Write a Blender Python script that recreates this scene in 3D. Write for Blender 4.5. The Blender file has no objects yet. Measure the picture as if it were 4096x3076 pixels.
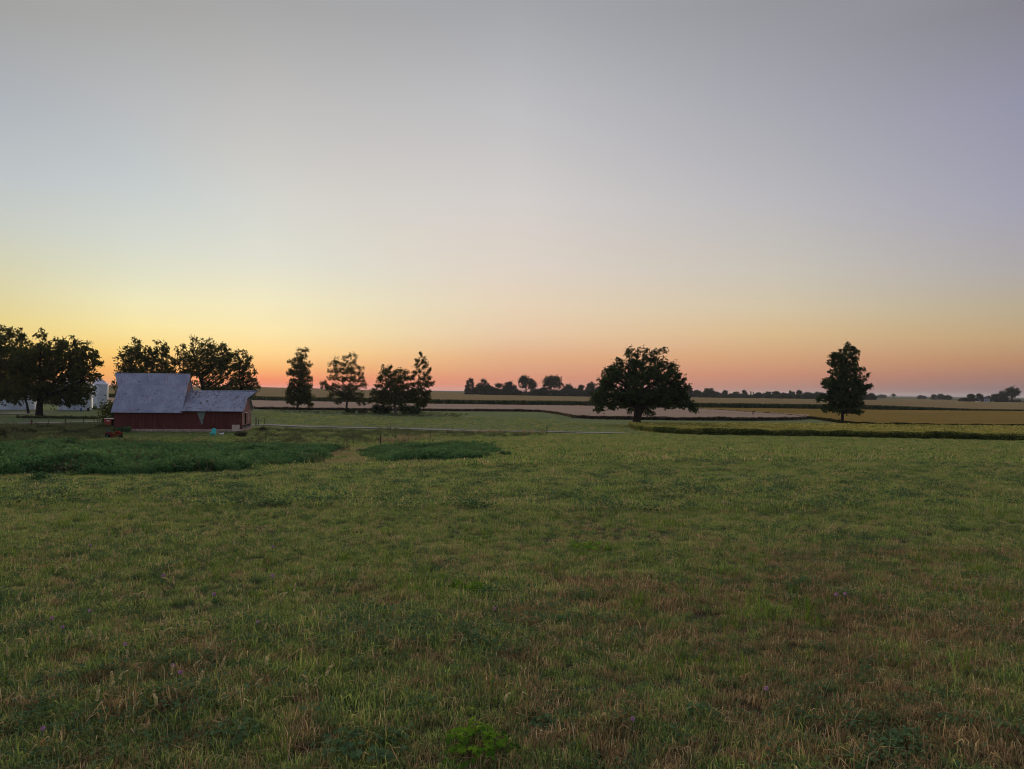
import bpy, math, random
import numpy as np
from mathutils import Matrix, Vector

random.seed(7)
RNG = np.random.default_rng(11)
SC = bpy.context.scene
COL = SC.collection
R = math.radians

# ------------------------------------------------------------------ camera
FPX = 3000.0                 # focal length in photograph pixels (4096 wide)
CX, CY = 2048.0, 1538.0
PITCH, ROLL = R(0.508), R(0.66)
EYE = Vector((0, 0, 1.7))
_R0 = Vector((1, 0, 0)); _U0 = Vector((0, -math.sin(PITCH), math.cos(PITCH)))
FWD = Vector((0, math.cos(PITCH), math.sin(PITCH)))
RT = _R0 * math.cos(ROLL) + _U0 * math.sin(ROLL)
UP = _U0 * math.cos(ROLL) - _R0 * math.sin(ROLL)
cd = bpy.data.cameras.new('camera'); cam = bpy.data.objects.new('camera', cd); COL.objects.link(cam)
m = Matrix.Identity(4)
for i in range(3):
    m[i][0], m[i][1], m[i][2], m[i][3] = RT[i], UP[i], -FWD[i], EYE[i]
cam.matrix_world = m
cd.sensor_width = 36; cd.lens = FPX / 4096 * 36
cd.clip_start = 0.05; cd.clip_end = 60000
SC.camera = cam
SC.view_settings.view_transform = 'Standard'; SC.view_settings.look = 'None'
SC.view_settings.exposure = 0; SC.view_settings.gamma = 1

# ------------------------------------------------------------------ sky
def lin(c, g=1.0):
    o = []
    for v in c:
        v = v / 255
        o.append(g * (v / 12.92 if v <= 0.04045 else ((v + 0.055) / 1.055) ** 2.4))
    return tuple(o)

def L4(c, g=1.0): return (*lin(c, g), 1)

SUN_AZ, SUN_EL = R(-19.5), R(9.0)
w = bpy.data.worlds.new('World'); SC.world = w; w.use_nodes = True
nt = w.node_tree; N = nt.nodes; LK = nt.links
N.clear()
out = N.new('ShaderNodeOutputWorld'); bg = N.new('ShaderNodeBackground')
tc = N.new('ShaderNodeTexCoord'); sep = N.new('ShaderNodeSeparateXYZ')
LK.new(tc.outputs['Generated'], sep.inputs[0])
def wm(op, a, b=None, c=None, clamp=False):
    n = N.new('ShaderNodeMath'); n.operation = op; n.use_clamp = clamp
    for i, v in enumerate((a, b, c)):
        if v is None: continue
        if isinstance(v, (int, float)): n.inputs[i].default_value = v
        else: LK.new(v, n.inputs[i])
    return n.outputs[0]
el = wm('ARCSINE', sep.outputs[2])                      # elevation of the looked-at direction
fac = wm('POWER', wm('MAXIMUM', wm('DIVIDE', el, math.pi / 2), 0.0), 0.5)
az = wm('MULTIPLY', wm('ARCTAN2', sep.outputs[0], sep.outputs[1]), 180 / math.pi)   # degrees right of +Y
def row_el(px, py):
    d = RT * (px - CX) + UP * (CY - py) + FWD * FPX
    d.normalize(); return math.asin(max(d.z, 0))
HI_L, HI_B = (176, 180, 188), (166, 170, 186)
cols = {
 -75: (0, [(0, (128, 134, 142)), (400, (140, 152, 166)), (700, (160, 178, 190)), (900, (178, 186, 175)), (1100, (190, 188, 150)),
       (1280, (205, 180, 115)), (1400, (205, 160, 90)), (1540, (190, 130, 85))]),
 -35: (0, [(0, (159, 160, 161)), (400, (173, 178, 185)), (700, (187, 194, 197)), (900, (198, 202, 193)), (1040, (208, 207, 180)),
       (1180, (218, 208, 162)), (1290, (229, 208, 138)), (1400, (236, 194, 104)), (1480, (234, 168, 86)), (1541, (225, 135, 85))]),
 -26.5: (550, [(0, (162, 163, 164)), (400, (180, 184, 189)), (750, (195, 202, 203)), (950, (206, 212, 203)), (1100, (219, 220, 196)),
       (1200, (233, 227, 186)), (1300, (242, 226, 164)), (1400, (245, 208, 124)), (1480, (242, 173, 94)), (1547, (240, 128, 88))]),
 -18.5: (1050, [(0, (163, 164, 166)), (400, (186, 187, 189)), (800, (206, 208, 205)), (1050, (219, 219, 205)), (1200, (234, 227, 192)),
       (1320, (243, 226, 172)), (1400, (248, 212, 145)), (1470, (243, 178, 112)), (1515, (241, 138, 96)), (1553, (235, 104, 94))]),
 0: (2048, [(0, (162, 163, 168)), (400, (187, 188, 192)), (800, (208, 205, 204)), (1080, (218, 209, 198)), (1230, (226, 208, 183)),
       (1330, (228, 199, 168)), (1430, (224, 171, 132)), (1510, (216, 146, 119)), (1565, (203, 127, 118))]),
 19.5: (3100, [(0, (148, 148, 155)), (400, (165, 165, 174)), (800, (184, 183, 187)), (1080, (198, 193, 182)), (1230, (208, 194, 166)),
       (1330, (212, 184, 142)), (1430, (206, 160, 122)), (1500, (194, 138, 114)), (1545, (174, 130, 118)), (1577, (150, 124, 124))]),
 34: (4096, [(0, (133, 132, 141)), (400, (148, 148, 168)), (800, (162, 161, 177)), (1080, (174, 169, 167)), (1230, (184, 170, 144)),
       (1340, (190, 162, 124)), (1440, (182, 138, 106)), (1510, (160, 120, 108)), (1550, (140, 116, 116)), (1588, (126, 115, 120))]),
 75: (4096, [(0, (132, 136, 150)), (500, (136, 140, 158)), (1100, (140, 140, 150)), (1350, (140, 130, 130)), (1588, (110, 105, 118))]),
 180: (4096, [(0, (146, 152, 176)), (700, (140, 146, 172)), (1200, (134, 134, 160)), (1588, (110, 112, 138))]),
}
prev = None; last_a = None
def ramp_for(px, stops, hi):
    r = N.new('ShaderNodeValToRGB'); r.color_ramp.interpolation = 'B_SPLINE' if False else 'LINEAR'
    LK.new(fac, r.inputs[0])
    pts = sorted([(math.sqrt(row_el(px, y) / (math.pi / 2)), c) for y, c in stops] + [(0.78, hi), (1.0, hi)])
    pts[0] = (0.0, pts[0][1])
    e = r.color_ramp.elements
    while len(e) < len(pts): e.new(0.5)
    for i, (p, c) in enumerate(pts): e[i].position = p; e[i].color = L4(c)
    return r.outputs[0]
aset = sorted(cols)
sock = {}
for a in aset:
    hi = HI_B if abs(a) > 40 else HI_L
    sock[a] = ramp_for(cols[a][0], cols[a][1], hi)
chain = sock[-75]
def mixc(f, a, b):
    n = N.new('ShaderNodeMix'); n.data_type = 'RGBA'
    LK.new(f, n.inputs[0]); LK.new(a, n.inputs[6]); LK.new(b, n.inputs[7]); return n.outputs[2]
for a0, a1 in zip(aset[:-1], aset[1:]):
    mr = N.new('ShaderNodeMapRange'); mr.interpolation_type = 'LINEAR' if -36 < a0 < 33 else 'SMOOTHSTEP'
    LK.new(az, mr.inputs[0]); mr.inputs[1].default_value = a0; mr.inputs[2].default_value = a1
    chain = mixc(mr.outputs[0], chain, sock[a1])
mr = N.new('ShaderNodeMapRange'); mr.interpolation_type = 'SMOOTHSTEP'      # the left back quarter
LK.new(az, mr.inputs[0]); mr.inputs[1].default_value = -75; mr.inputs[2].default_value = -150
chain = mixc(mr.outputs[0], chain, sock[180])
def _dir(px, py):
    d = RT * (px - CX) + UP * (CY - py) + FWD * FPX; return d.normalized()
for (pa, pb, w0, w1, tint) in (((463, 518), (1667, 1148), -.035, .05, (1.035, 1.0, .975)), ((0, 300), (1300, 1300), -.05, .03, (.985, 1.0, 1.0))):
    nv_ = _dir(*pb).cross(_dir(*pa)).normalized()
    if nv_.z < 0: nv_ = -nv_
    dt = N.new('ShaderNodeVectorMath'); dt.operation = 'DOT_PRODUCT'; LK.new(tc.outputs['Generated'], dt.inputs[0]); dt.inputs[1].default_value = nv_
    ma = N.new('ShaderNodeMapRange'); ma.interpolation_type = 'SMOOTHSTEP'; LK.new(dt.outputs['Value'], ma.inputs[0]); ma.inputs[1].default_value = w0; ma.inputs[2].default_value = w1
    mb_ = N.new('ShaderNodeMapRange'); mb_.interpolation_type = 'SMOOTHSTEP'; LK.new(dt.outputs['Value'], mb_.inputs[0]); mb_.inputs[1].default_value = w1 + .35; mb_.inputs[2].default_value = w1
    f_ = wm('MULTIPLY', ma.outputs[0], mb_.outputs[0])
    mu = N.new('ShaderNodeMix'); mu.data_type = 'RGBA'; mu.blend_type = 'MULTIPLY'
    LK.new(f_, mu.inputs[0]); LK.new(chain, mu.inputs[6]); mu.inputs[7].default_value = (*tint, 1); chain = mu.outputs[2]
sky = N.new('ShaderNodeTexSky'); sky.sky_type = 'NISHITA'; sky.sun_disc = False
sky.sun_elevation = SUN_EL; sky.sun_rotation = SUN_AZ; sky.air_density = 1.2; sky.dust_density = 2.0
LK.new(chain, bg.inputs[0]); bg.inputs[1].default_value = 1.0
bg2 = N.new('ShaderNodeBackground'); LK.new(sky.outputs[0], bg2.inputs[0]); bg2.inputs[1].default_value = 0.001
add = N.new('ShaderNodeAddShader'); LK.new(bg.outputs[0], add.inputs[0]); LK.new(bg2.outputs[0], add.inputs[1])
LK.new(add.outputs[0], out.inputs[0])

sd = bpy.data.lights.new('sun', 'SUN'); sd.energy = 4.3; sd.angle = R(45); sd.color = (1.0, 0.80, 0.55)
so = bpy.data.objects.new('sun', sd); COL.objects.link(so)
sdir = Vector((math.sin(SUN_AZ) * math.cos(SUN_EL), math.cos(SUN_AZ) * math.cos(SUN_EL), math.sin(SUN_EL)))
so.rotation_euler = sdir.to_track_quat('Z', 'Y').to_euler()

# ------------------------------------------------------------------ terrain height
def sstep(a, b, x):
    t = np.clip((np.asarray(x, float) - a) / (b - a), 0, 1); return t * t * (3 - 2 * t)
def vnoise(x, y, s=0):
    x = np.asarray(x, float); y = np.asarray(y, float)
    xi = np.floor(x); yi = np.floor(y); fx = x - xi; fy = y - yi
    fx = fx * fx * (3 - 2 * fx); fy = fy * fy * (3 - 2 * fy)
    def h(a, b):
        v = np.sin(a * 127.1 + b * 311.7 + s * 74.7) * 43758.5453
        return v - np.floor(v)
    return (h(xi, yi) * (1 - fx) + h(xi + 1, yi) * fx) * (1 - fy) + (h(xi, yi + 1) * (1 - fx) + h(xi + 1, yi + 1) * fx) * fy - 0.5
_LY = [-9000, -60, 0, 4, 10, 20, 30, 45, 60, 80, 95, 115, 140, 200, 260, 420, 9000]
_LZ = [-6, -1, 0.05, 0.0, -.35, -1.0, -1.68, -2.85, -3.85, -4.7, -5.0, -5.1, -5.22, -5.6, -5.75, -5.8, -5.8]
_RY = [-9000, -60, 0, 4, 14, 30, 50, 80, 110, 140, 180, 260, 420, 9000]
_RZ = [-6, -1, 0.05, 0.0, -.55, -1.2, -2.1, -3.4, -4.5, -5.3, -5.72, -5.8, -5.8, -5.8]
def _smooth(Y, ys, zs):
    acc = 0
    for k, wt in ((-0.08, .25), (0, .5), (0.08, .25)):
        acc = acc + wt * np.interp(Y * (1 + k), ys, zs)
    return acc
def H(X, Y):
    X = np.asarray(X, float); Y = np.asarray(Y, float)
    t = sstep(-16, 12, X)
    z = _smooth(Y, _LY, _LZ) * (1 - t) + _smooth(Y, _RY, _RZ) * t
    D = np.sqrt(X * X + Y * Y)
    u = X / np.maximum(Y, 1.0)
    rise = sstep(420, 1050, Y) * (4.9 * (1 - sstep(-.36, 0.02, u)) + 1.9 * (1 - sstep(-.1, .28, u)))
    z = z + rise
    z = z + vnoise(X / 2.7, Y / 2.7, 1) * 0.07 * (1 - sstep(18, 40, D)) + vnoise(X / 14, Y / 14, 2) * 0.22 * sstep(3, 25, D) * (1 - sstep(90, 180, D))
    z = z + vnoise(X / 60, Y / 60, 3) * 0.25 * sstep(100, 200, D) * (1 - sstep(500, 900, D))
    return z
def h1(x, y): return float(H(x, y))
def ray(px, py):
    d = RT * (px - CX) + UP * (CY - py) + FWD * FPX
    return d / d.y
def ground_at(px, py):
    d = ray(px, py); Ys = np.concatenate([np.linspace(2.5, 30, 500), np.linspace(30, 300, 1800)[1:], np.linspace(300, 2500, 1500)[1:]])
    z = EYE.z + d.z * Ys - H(d.x * Ys, Ys)
    k = np.argmax(z <= 0)
    if z[k] > 0: k = len(Ys) - 1
    Y = Ys[k]
    return Vector((d.x * Y, Y, h1(d.x * Y, Y)))
def at_y(px, py, Y):
    d = ray(px, py); return Vector((d.x * Y, Y, EYE.z + d.z * Y))
def project(X, Y, Z):
    dx, dy, dz = X, Y, Z - EYE.z
    c = dx * FWD.x + dy * FWD.y + dz * FWD.z
    return CX + FPX * (dx * RT.x + dy * RT.y + dz * RT.z) / c, CY - FPX * (dx * UP.x + dy * UP.y + dz * UP.z) / c

# ------------------------------------------------------------------ object helpers
def tag(o, label=None, cat=None, group=None, kind=None):
    if label: o['label'] = label
    if cat: o['category'] = cat
    if group: o['group'] = group
    if kind: o['kind'] = kind
    return o
def thing(name, loc, label, cat, rotz=0, group=None):
    o = bpy.data.objects.new(name, None); COL.objects.link(o)
    o.empty_display_size = 0.2
    o.location = loc; o.rotation_euler = (0, 0, rotz)
    return tag(o, label, cat, group)
def link(name, me, parent=None, label=None):
    o = bpy.data.objects.new(name, me); COL.objects.link(o)
    if parent is not None: o.parent = parent
    if label: o['label'] = label
    return o
def np_mesh(name, V, F, mat, tint=None, smooth=False):
    """V (n,3), F (m,k) all faces of k corners, or list of such arrays"""
    me = bpy.data.meshes.new(name)
    V = np.asarray(V, np.float32)
    Fs = F if isinstance(F, list) else [F]
    Fs = [np.asarray(f, np.int32) for f in Fs if len(f)]
    me.vertices.add(len(V)); me.vertices.foreach_set('co', V.ravel())
    li = np.concatenate([f.ravel() for f in Fs]); nf = sum(len(f) for f in Fs)
    tot = np.concatenate([np.full(len(f), f.shape[1], np.int32) for f in Fs])
    me.loops.add(len(li)); me.loops.foreach_set('vertex_index', li)
    me.polygons.add(nf)
    st = np.concatenate([[0], np.cumsum(tot)[:-1]]).astype(np.int32)
    me.polygons.foreach_set('loop_start', st)
    if smooth: me.polygons.foreach_set('use_smooth', np.ones(nf, bool))
    if tint is not None:
        a = me.attributes.new('tint', 'FLOAT', 'POINT'); a.data.foreach_set('value', np.asarray(tint, np.float32))
    me.update(calc_edges=True); me.validate(verbose=False)
    if mat: me.materials.append(mat)
    return me
class MB:
    def __init__(s): s.v = []; s.f = []
    def add(s, vs, fs):
        b = len(s.v); s.v += [tuple(v) for v in vs]; s.f += [tuple(b + i for i in f) for f in fs]; return s
    def box(s, c, d, rz=0, rx=0, ry=0):
        M = Matrix.Rotation(rz, 4, 'Z') @ Matrix.Rotation(ry, 4, 'Y') @ Matrix.Rotation(rx, 4, 'X')
        vs = []
        for x in (-.5, .5):
            for y in (-.5, .5):
                for z in (-.5, .5): vs.append(Vector(c) + M @ Vector((x * d[0], y * d[1], z * d[2])))
        return s.add(vs, [(0, 1, 3, 2), (4, 6, 7, 5), (0, 4, 5, 1), (2, 3, 7, 6), (0, 2, 6, 4), (1, 5, 7, 3)])
    def tube(s, pts, rs, n=8, cap=True):
        pts = [Vector(p) for p in pts]
        if isinstance(rs, (int, float)): rs = [rs] * len(pts)
        rings = []; b = len(s.v)
        for i, p in enumerate(pts):
            t = (pts[min(i + 1, len(pts) - 1)] - pts[max(i - 1, 0)]).normalized()
            a = t.cross(Vector((0.13, 1, 0.07))); a = a.normalized() if a.length > 1e-4 else Vector((1, 0, 0))
            c = t.cross(a)
            for k in range(n):
                th = 2 * math.pi * k / n
                s.v.append(tuple(p + (a * math.cos(th) + c * math.sin(th)) * rs[i]))
        for i in range(len(pts) - 1):
            for k in range(n):
                k2 = (k + 1) % n
                s.f.append((b + i * n + k, b + i * n + k2, b + (i + 1) * n + k2, b + (i + 1) * n + k))
        if cap:
            s.f.append(tuple(b + k for k in range(n))[::-1]); s.f.append(tuple(b + (len(pts) - 1) * n + k for k in range(n)))
        return s
    def lathe(s, prof, n=32, c=(0, 0, 0)):
        b = len(s.v)
        for r, z in prof:
            for k in range(n):
                th = 2 * math.pi * k / n
                s.v.append((c[0] + r * math.cos(th), c[1] + r * math.sin(th), c[2] + z))
        for i in range(len(prof) - 1):
            for k in range(n):
                k2 = (k + 1) % n
                s.f.append((b + i * n + k, b + i * n + k2, b + (i + 1) * n + k2, b + (i + 1) * n + k))
        return s
    def poly(s, pts, ext):
        pts = [Vector(p) for p in pts]; e = Vector(ext); n = len(pts)
        vs = pts + [p + e for p in pts]
        fs = [tuple(range(n))[::-1], tuple(range(n, 2 * n))] + [(i, (i + 1) % n, n + (i + 1) % n, n + i) for i in range(n)]
        return s.add(vs, fs)
    def build(s, name, mat, parent=None, smooth=False, label=None):
        me = bpy.data.meshes.new(name); me.from_pydata(s.v, [], s.f); me.update()
        if smooth: me.polygons.foreach_set('use_smooth', np.ones(len(me.polygons), bool))
        import bmesh
        bm = bmesh.new(); bm.from_mesh(me); bmesh.ops.recalc_face_normals(bm, faces=bm.faces); bm.to_mesh(me); bm.free()
        me.materials.append(mat)
        return link(name, me, parent, label)

# ------------------------------------------------------------------ materials
def newmat(name):
    m = bpy.data.materials.new(name); m.use_nodes = True
    t = m.node_tree; t.nodes.clear()
    o = t.nodes.new('ShaderNodeOutputMaterial')
    return m, t, o
def nmix(t, f, a, b):
    n = t.nodes.new('ShaderNodeMix'); n.data_type = 'RGBA'
    for i, v in ((0, f), (6, a), (7, b)):
        if isinstance(v, (int, float)): n.inputs[i].default_value = v
        elif isinstance(v, tuple): n.inputs[i].default_value = (*v[:3], 1)
        else: t.links.new(v, n.inputs[i])
    return n.outputs[2]
def nmath(t, op, a, b=0.0, clamp=False):
    n = t.nodes.new('ShaderNodeMath'); n.operation = op; n.use_clamp = clamp
    for i, v in enumerate((a, b)):
        if isinstance(v, (int, float)): n.inputs[i].default_value = v
        else: t.links.new(v, n.inputs[i])
    return n.outputs[0]
def nrange(t, v, a, b, c=0.0, d=1.0, smooth=True):
    n = t.nodes.new('ShaderNodeMapRange'); n.interpolation_type = 'SMOOTHSTEP' if smooth else 'LINEAR'
    t.links.new(v, n.inputs[0])
    for i, q in enumerate((a, b, c, d)): n.inputs[i + 1].default_value = q
    return n.outputs[0]
def nnoise(t, scale, detail=3, rough=.55, co=None, dist=0.0):
    n = t.nodes.new('ShaderNodeTexNoise'); n.inputs['Scale'].default_value = scale
    n.inputs['Detail'].default_value = detail; n.inputs['Roughness'].default_value = rough; n.inputs['Distortion'].default_value = dist
    if co is not None: t.links.new(co, n.inputs['Vector'])
    return n.outputs['Fac']
def wpos(t):
    g = t.nodes.new('ShaderNodeNewGeometry'); return g.outputs['Position']
def wsep(t, p):
    s = t.nodes.new('ShaderNodeSeparateXYZ'); t.links.new(p, s.inputs[0]); return s.outputs
def nscale(t, p, v):
    n = t.nodes.new('ShaderNodeMapping'); t.links.new(p, n.inputs[0]); n.inputs['Scale'].default_value = v; return n.outputs[0]
def attr(t, name):
    n = t.nodes.new('ShaderNodeAttribute'); n.attribute_name = name; return n.outputs['Fac']
def pbsdf(t, o, col, rough=.8, metal=0.0, bump=None, bstr=.3, bdist=.02):
    b = t.nodes.new('ShaderNodeBsdfPrincipled')
    if isinstance(col, tuple): b.inputs['Base Color'].default_value = (*col[:3], 1)
    else: t.links.new(col, b.inputs['Base Color'])
    if isinstance(rough, (int, float)): b.inputs['Roughness'].default_value = rough
    else: t.links.new(rough, b.inputs['Roughness'])
    b.inputs['Metallic'].default_value = metal
    b.inputs['Specular IOR Level'].default_value = 0.0 if isinstance(rough, (int, float)) and rough >= .8 else .25
    if bump is not None:
        n = t.nodes.new('ShaderNodeBump'); t.links.new(bump, n.inputs['Height'])
        n.inputs['Strength'].default_value = bstr; n.inputs['Distance'].default_value = bdist
        t.links.new(n.outputs[0], b.inputs['Normal'])
    t.links.new(b.outputs[0], o.inputs[0]); return b
def simple(name, c, rough=.6, metal=0.0, var=.25, scale=6.0):
    m, t, o = newmat(name)
    tc = t.nodes.new('ShaderNodeTexCoord')
    n = nnoise(t, scale, 4, .6, tc.outputs['Object'])
    c0 = tuple(v * (1 - var) for v in c); c1 = tuple(min(v * (1 + var), 1) for v in c)
    pbsdf(t, o, nmix(t, nrange(t, n, .3, .7), c0, c1), rough, metal, n, .2, .01); return m
def leafmat(name, ramp, transl=.25, nscale_=.25, namp=.5):
    """ramp: list of colours picked by the leaf's own tint and a slow noise over the place"""
    m, t, o = newmat(name)
    p = wpos(t); n = nnoise(t, nscale_, 3, .6, p)
    ti = attr(t, 'tint')
    oi = t.nodes.new('ShaderNodeObjectInfo')
    f = nmath(t, 'ADD', nmath(t, 'MULTIPLY', ti, 1 - namp), nmath(t, 'MULTIPLY', nrange(t, n, .28, .72), namp))
    f = nmath(t, 'ADD', f, nmath(t, 'MULTIPLY', nmath(t, 'SUBTRACT', oi.outputs['Random'], .5), .15), True)
    r = t.nodes.new('ShaderNodeValToRGB'); e = r.color_ramp.elements
    while len(e) < len(ramp): e.new(.5)
    for i, c in enumerate(ramp): e[i].position = i / (len(ramp) - 1); e[i].color = (*c, 1)
    t.links.new(f, r.inputs[0])
    d = t.nodes.new('ShaderNodeBsdfDiffuse'); tr = t.nodes.new('ShaderNodeBsdfTranslucent')
    t.links.new(r.outputs[0], d.inputs[0]); t.links.new(r.outputs[0], tr.inputs[0])
    mx = t.nodes.new('ShaderNodeMixShader'); mx.inputs[0].default_value = transl
    t.links.new(d.outputs[0], mx.inputs[1]); t.links.new(tr.outputs[0], mx.inputs[2])
    t.links.new(mx.outputs[0], o.inputs[0]); return m

def dry_mask(t, p):
    """where the meadow has gone brown: patches a metre or two across, more of them near and to the right"""
    s = wsep(t, p)
    n1 = nnoise(t, .8, 3, .65, p); n2 = nnoise(t, 3.6, 4, .7, p); n3 = nnoise(t, .12, 2, .5, p)
    q = nmath(t, 'ADD', nmath(t, 'MULTIPLY', n1, .4), nmath(t, 'ADD', nmath(t, 'MULTIPLY', n2, .45), nmath(t, 'MULTIPLY', n3, .25)))
    near = nrange(t, s[1], 4, 14, .05, -.08)
    side = nrange(t, s[0], -3, 4, -.045, .02)
    far = nrange(t, s[1], 24, 70, 0, -.03)
    q = nmath(t, 'ADD', q, nmath(t, 'ADD', near, nmath(t, 'ADD', side, far)))
    return nrange(t, q, .51, .65)

G_DARK, G_MID, G_LIT, G_YEL = (.042, .095, .042), (.215, .30, .080), (.42, .48, .12), (.68, .62, .20)
B_DARK, B_MID, B_LIT = (.07, .042, .028), (.25, .165, .085), (.60, .48, .31)

def grass_material():
    m, t, o = newmat('meadow_grass')
    p = wpos(t); dm = dry_mask(t, p); ti = attr(t, 'tint')
    oi = t.nodes.new('ShaderNodeObjectInfo'); rnd = oi.outputs['Random']
    def rmp(f, cs):
        r = t.nodes.new('ShaderNodeValToRGB'); e = r.color_ramp.elements
        while len(e) < len(cs): e.new(.5)
        for i, c in enumerate(cs): e[i].position = i / (len(cs) - 1); e[i].color = (*c, 1)
        t.links.new(f, r.inputs[0]); return r.outputs[0]
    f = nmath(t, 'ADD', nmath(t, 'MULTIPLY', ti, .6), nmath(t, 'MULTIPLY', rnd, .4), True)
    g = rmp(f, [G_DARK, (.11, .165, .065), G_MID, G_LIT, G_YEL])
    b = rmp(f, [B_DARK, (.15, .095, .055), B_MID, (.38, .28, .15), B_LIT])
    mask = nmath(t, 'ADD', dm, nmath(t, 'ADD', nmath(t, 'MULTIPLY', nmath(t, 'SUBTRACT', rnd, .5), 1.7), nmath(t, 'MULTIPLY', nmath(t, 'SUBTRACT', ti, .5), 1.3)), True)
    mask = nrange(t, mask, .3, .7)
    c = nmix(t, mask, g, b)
    d = t.nodes.new('ShaderNodeBsdfDiffuse'); tr = t.nodes.new('ShaderNodeBsdfTranslucent')
    t.links.new(c, d.inputs[0]); t.links.new(c, tr.inputs[0])
    mx = t.nodes.new('ShaderNodeMixShader'); mx.inputs[0].default_value = .38
    t.links.new(d.outputs[0], mx.inputs[1]); t.links.new(tr.outputs[0], mx.inputs[2]); t.links.new(mx.outputs[0], o.inputs[0])
    return m

def ground_material():
    m, t, o = newmat('ground')
    p = wpos(t); s = wsep(t, p); dm = dry_mask(t, p)
    st = nscale(t, p, (.05, .35, 1))
    fine = nnoise(t, 7, 4, .7, p); mid = nnoise(t, 1.1, 4, .65, p); far = nnoise(t, 1.0, 4, .6, st)
    green = nmix(t, nrange(t, mid, .3, .7), (.105, .14, .07), (.18, .21, .095))
    brown = nmix(t, nrange(t, fine, .3, .7), (.09, .068, .04), (.155, .12, .07))
    near = nmix(t, dm, green, brown)
    near = nmix(t, nrange(t, s[1], 8, 30, .75, 0), near, (.035, .030, .020))  # gap shade between blades put into the soil colour, darker towards the viewer
    past = nmix(t, nrange(t, far, .3, .7), (.095, .125, .062), (.145, .165, .078))
    past = nmix(t, nrange(t, mid, .55, .8, 0, .4), past, (.07, .09, .055))
    vfar = nmix(t, nrange(t, nnoise(t, .01, 3, .5, p), .4, .6), (.10, .09, .055), (.075, .085, .05))
    c = nmix(t, nrange(t, s[1], 95, 140), near, past)
    c = nmix(t, nrange(t, s[1], 700, 1100), c, vfar)
    pbsdf(t, o, c, 1.0, 0, nmath(t, 'ADD', fine, mid), .6, .08)
    return m

M = {}
M['ground'] = ground_material(); M['grass'] = grass_material()
M['weed'] = leafmat('weed_leaf', [(.026, .060, .028), (.058, .13, .052), (.11, .21, .078), (.20, .28, .10)], .25, .35, .45)
M['brush'] = leafmat('brush_leaf', [(.07, .07, .04), (.11, .10, .055), (.11, .16, .06), (.20, .17, .09)], .2, .3, .5)
M['deadgrass'] = leafmat('dead_grass', [(.22, .165, .09), (.36, .28, .15), (.52, .42, .22)], .2, 1.0, .3)
M['oak'] = leafmat('oak_leaf', [(.018, .034, .014), (.034, .058, .022), (.062, .090, .034)], .18, .25, .4)
M['tree'] = leafmat('tree_leaf', [(.024, .034, .010), (.046, .058, .016), (.070, .078, .022), (.10, .092, .028)], .3, .22, .45)
M['tree2'] = leafmat('tree_leaf_olive', [(.026, .036, .011), (.050, .060, .018), (.085, .085, .026)], .3, .22, .45)
M['far_tree'] = leafmat('far_tree_leaf', [(.016, .028, .020), (.026, .042, .026), (.04, .055, .03)], .2, .05, .5)
M['bark'] = simple('bark', (.030, .027, .024), .95, 0, .4, 3)
M['bark_pale'] = simple('pale_bark', (.17, .14, .13), .9, 0, .3, 3)
M['bright'] = leafmat('bright_leaf', [(.02, .06, .012), (.07, .16, .018), (.15, .27, .025), (.24, .30, .035)], .35, 6, .35)
M['blade'] = leafmat('bright_blade', [(.05, .10, .02), (.11, .18, .03), (.19, .25, .04)], .35, 3, .4)
M['clover_leaf'] = leafmat('clover_leaf', [(.05, .09, .045), (.09, .15, .065), (.15, .21, .10)], .25, 3, .3)
M['petal'] = simple('clover_petal', (.60, .34, .48), .8, 0, .3, 60)
M['seed'] = simple('foxtail_seed', (.66, .56, .27), .9, 0, .3, 90)
M['stem'] = simple('dry_stem', (.14, .14, .05), .9, 0, .3, 60)
M['post'] = simple('weathered_post', (.075, .06, .05), .95, 0, .35, 8)
M['post_red'] = simple('red_brown_post', (.12, .055, .04), .95, 0, .3, 8)
M['wire'] = simple('fence_wire', (.12, .11, .10), .6, .6, .2, 8)

# ------------------------------------------------------------------ ground sheet
def axis(n, a, ext):
    t = np.linspace(-math.asinh(ext / a), math.asinh(ext / a), n); return a * np.sinh(t)
gx = axis(420, 5.0, 9000); gy = axis(520, 5.0, 9500)
GX, GY = np.meshgrid(gx, gy); GZ = H(GX, GY)
nv = len(gx)
ii, jj = np.meshgrid(np.arange(len(gx) - 1), np.arange(len(gy) - 1))
q = (jj * nv + ii).ravel()
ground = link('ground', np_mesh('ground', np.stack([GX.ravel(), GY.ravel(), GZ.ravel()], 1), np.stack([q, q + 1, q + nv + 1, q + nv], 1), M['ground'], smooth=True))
tag(ground, 'rolling meadow ground falling away to a flat farmed valley', kind='structure')

# ------------------------------------------------------------------ gravel road and yard
mt, t, o = newmat('gravel')
p = wpos(t); n = nnoise(t, 2.0, 5, .7, p); n2 = nnoise(t, .15, 3, .6, p)
c = nmix(t, nrange(t, n, .3, .7), (.20, .18, .175), (.30, .27, .265))
c = nmix(t, nrange(t, n2, .5, .75, 0, .6), c, (.12, .12, .08))
pbsdf(t, o, c, .95, 0, n, .4, .03); M['gravel'] = mt

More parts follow.
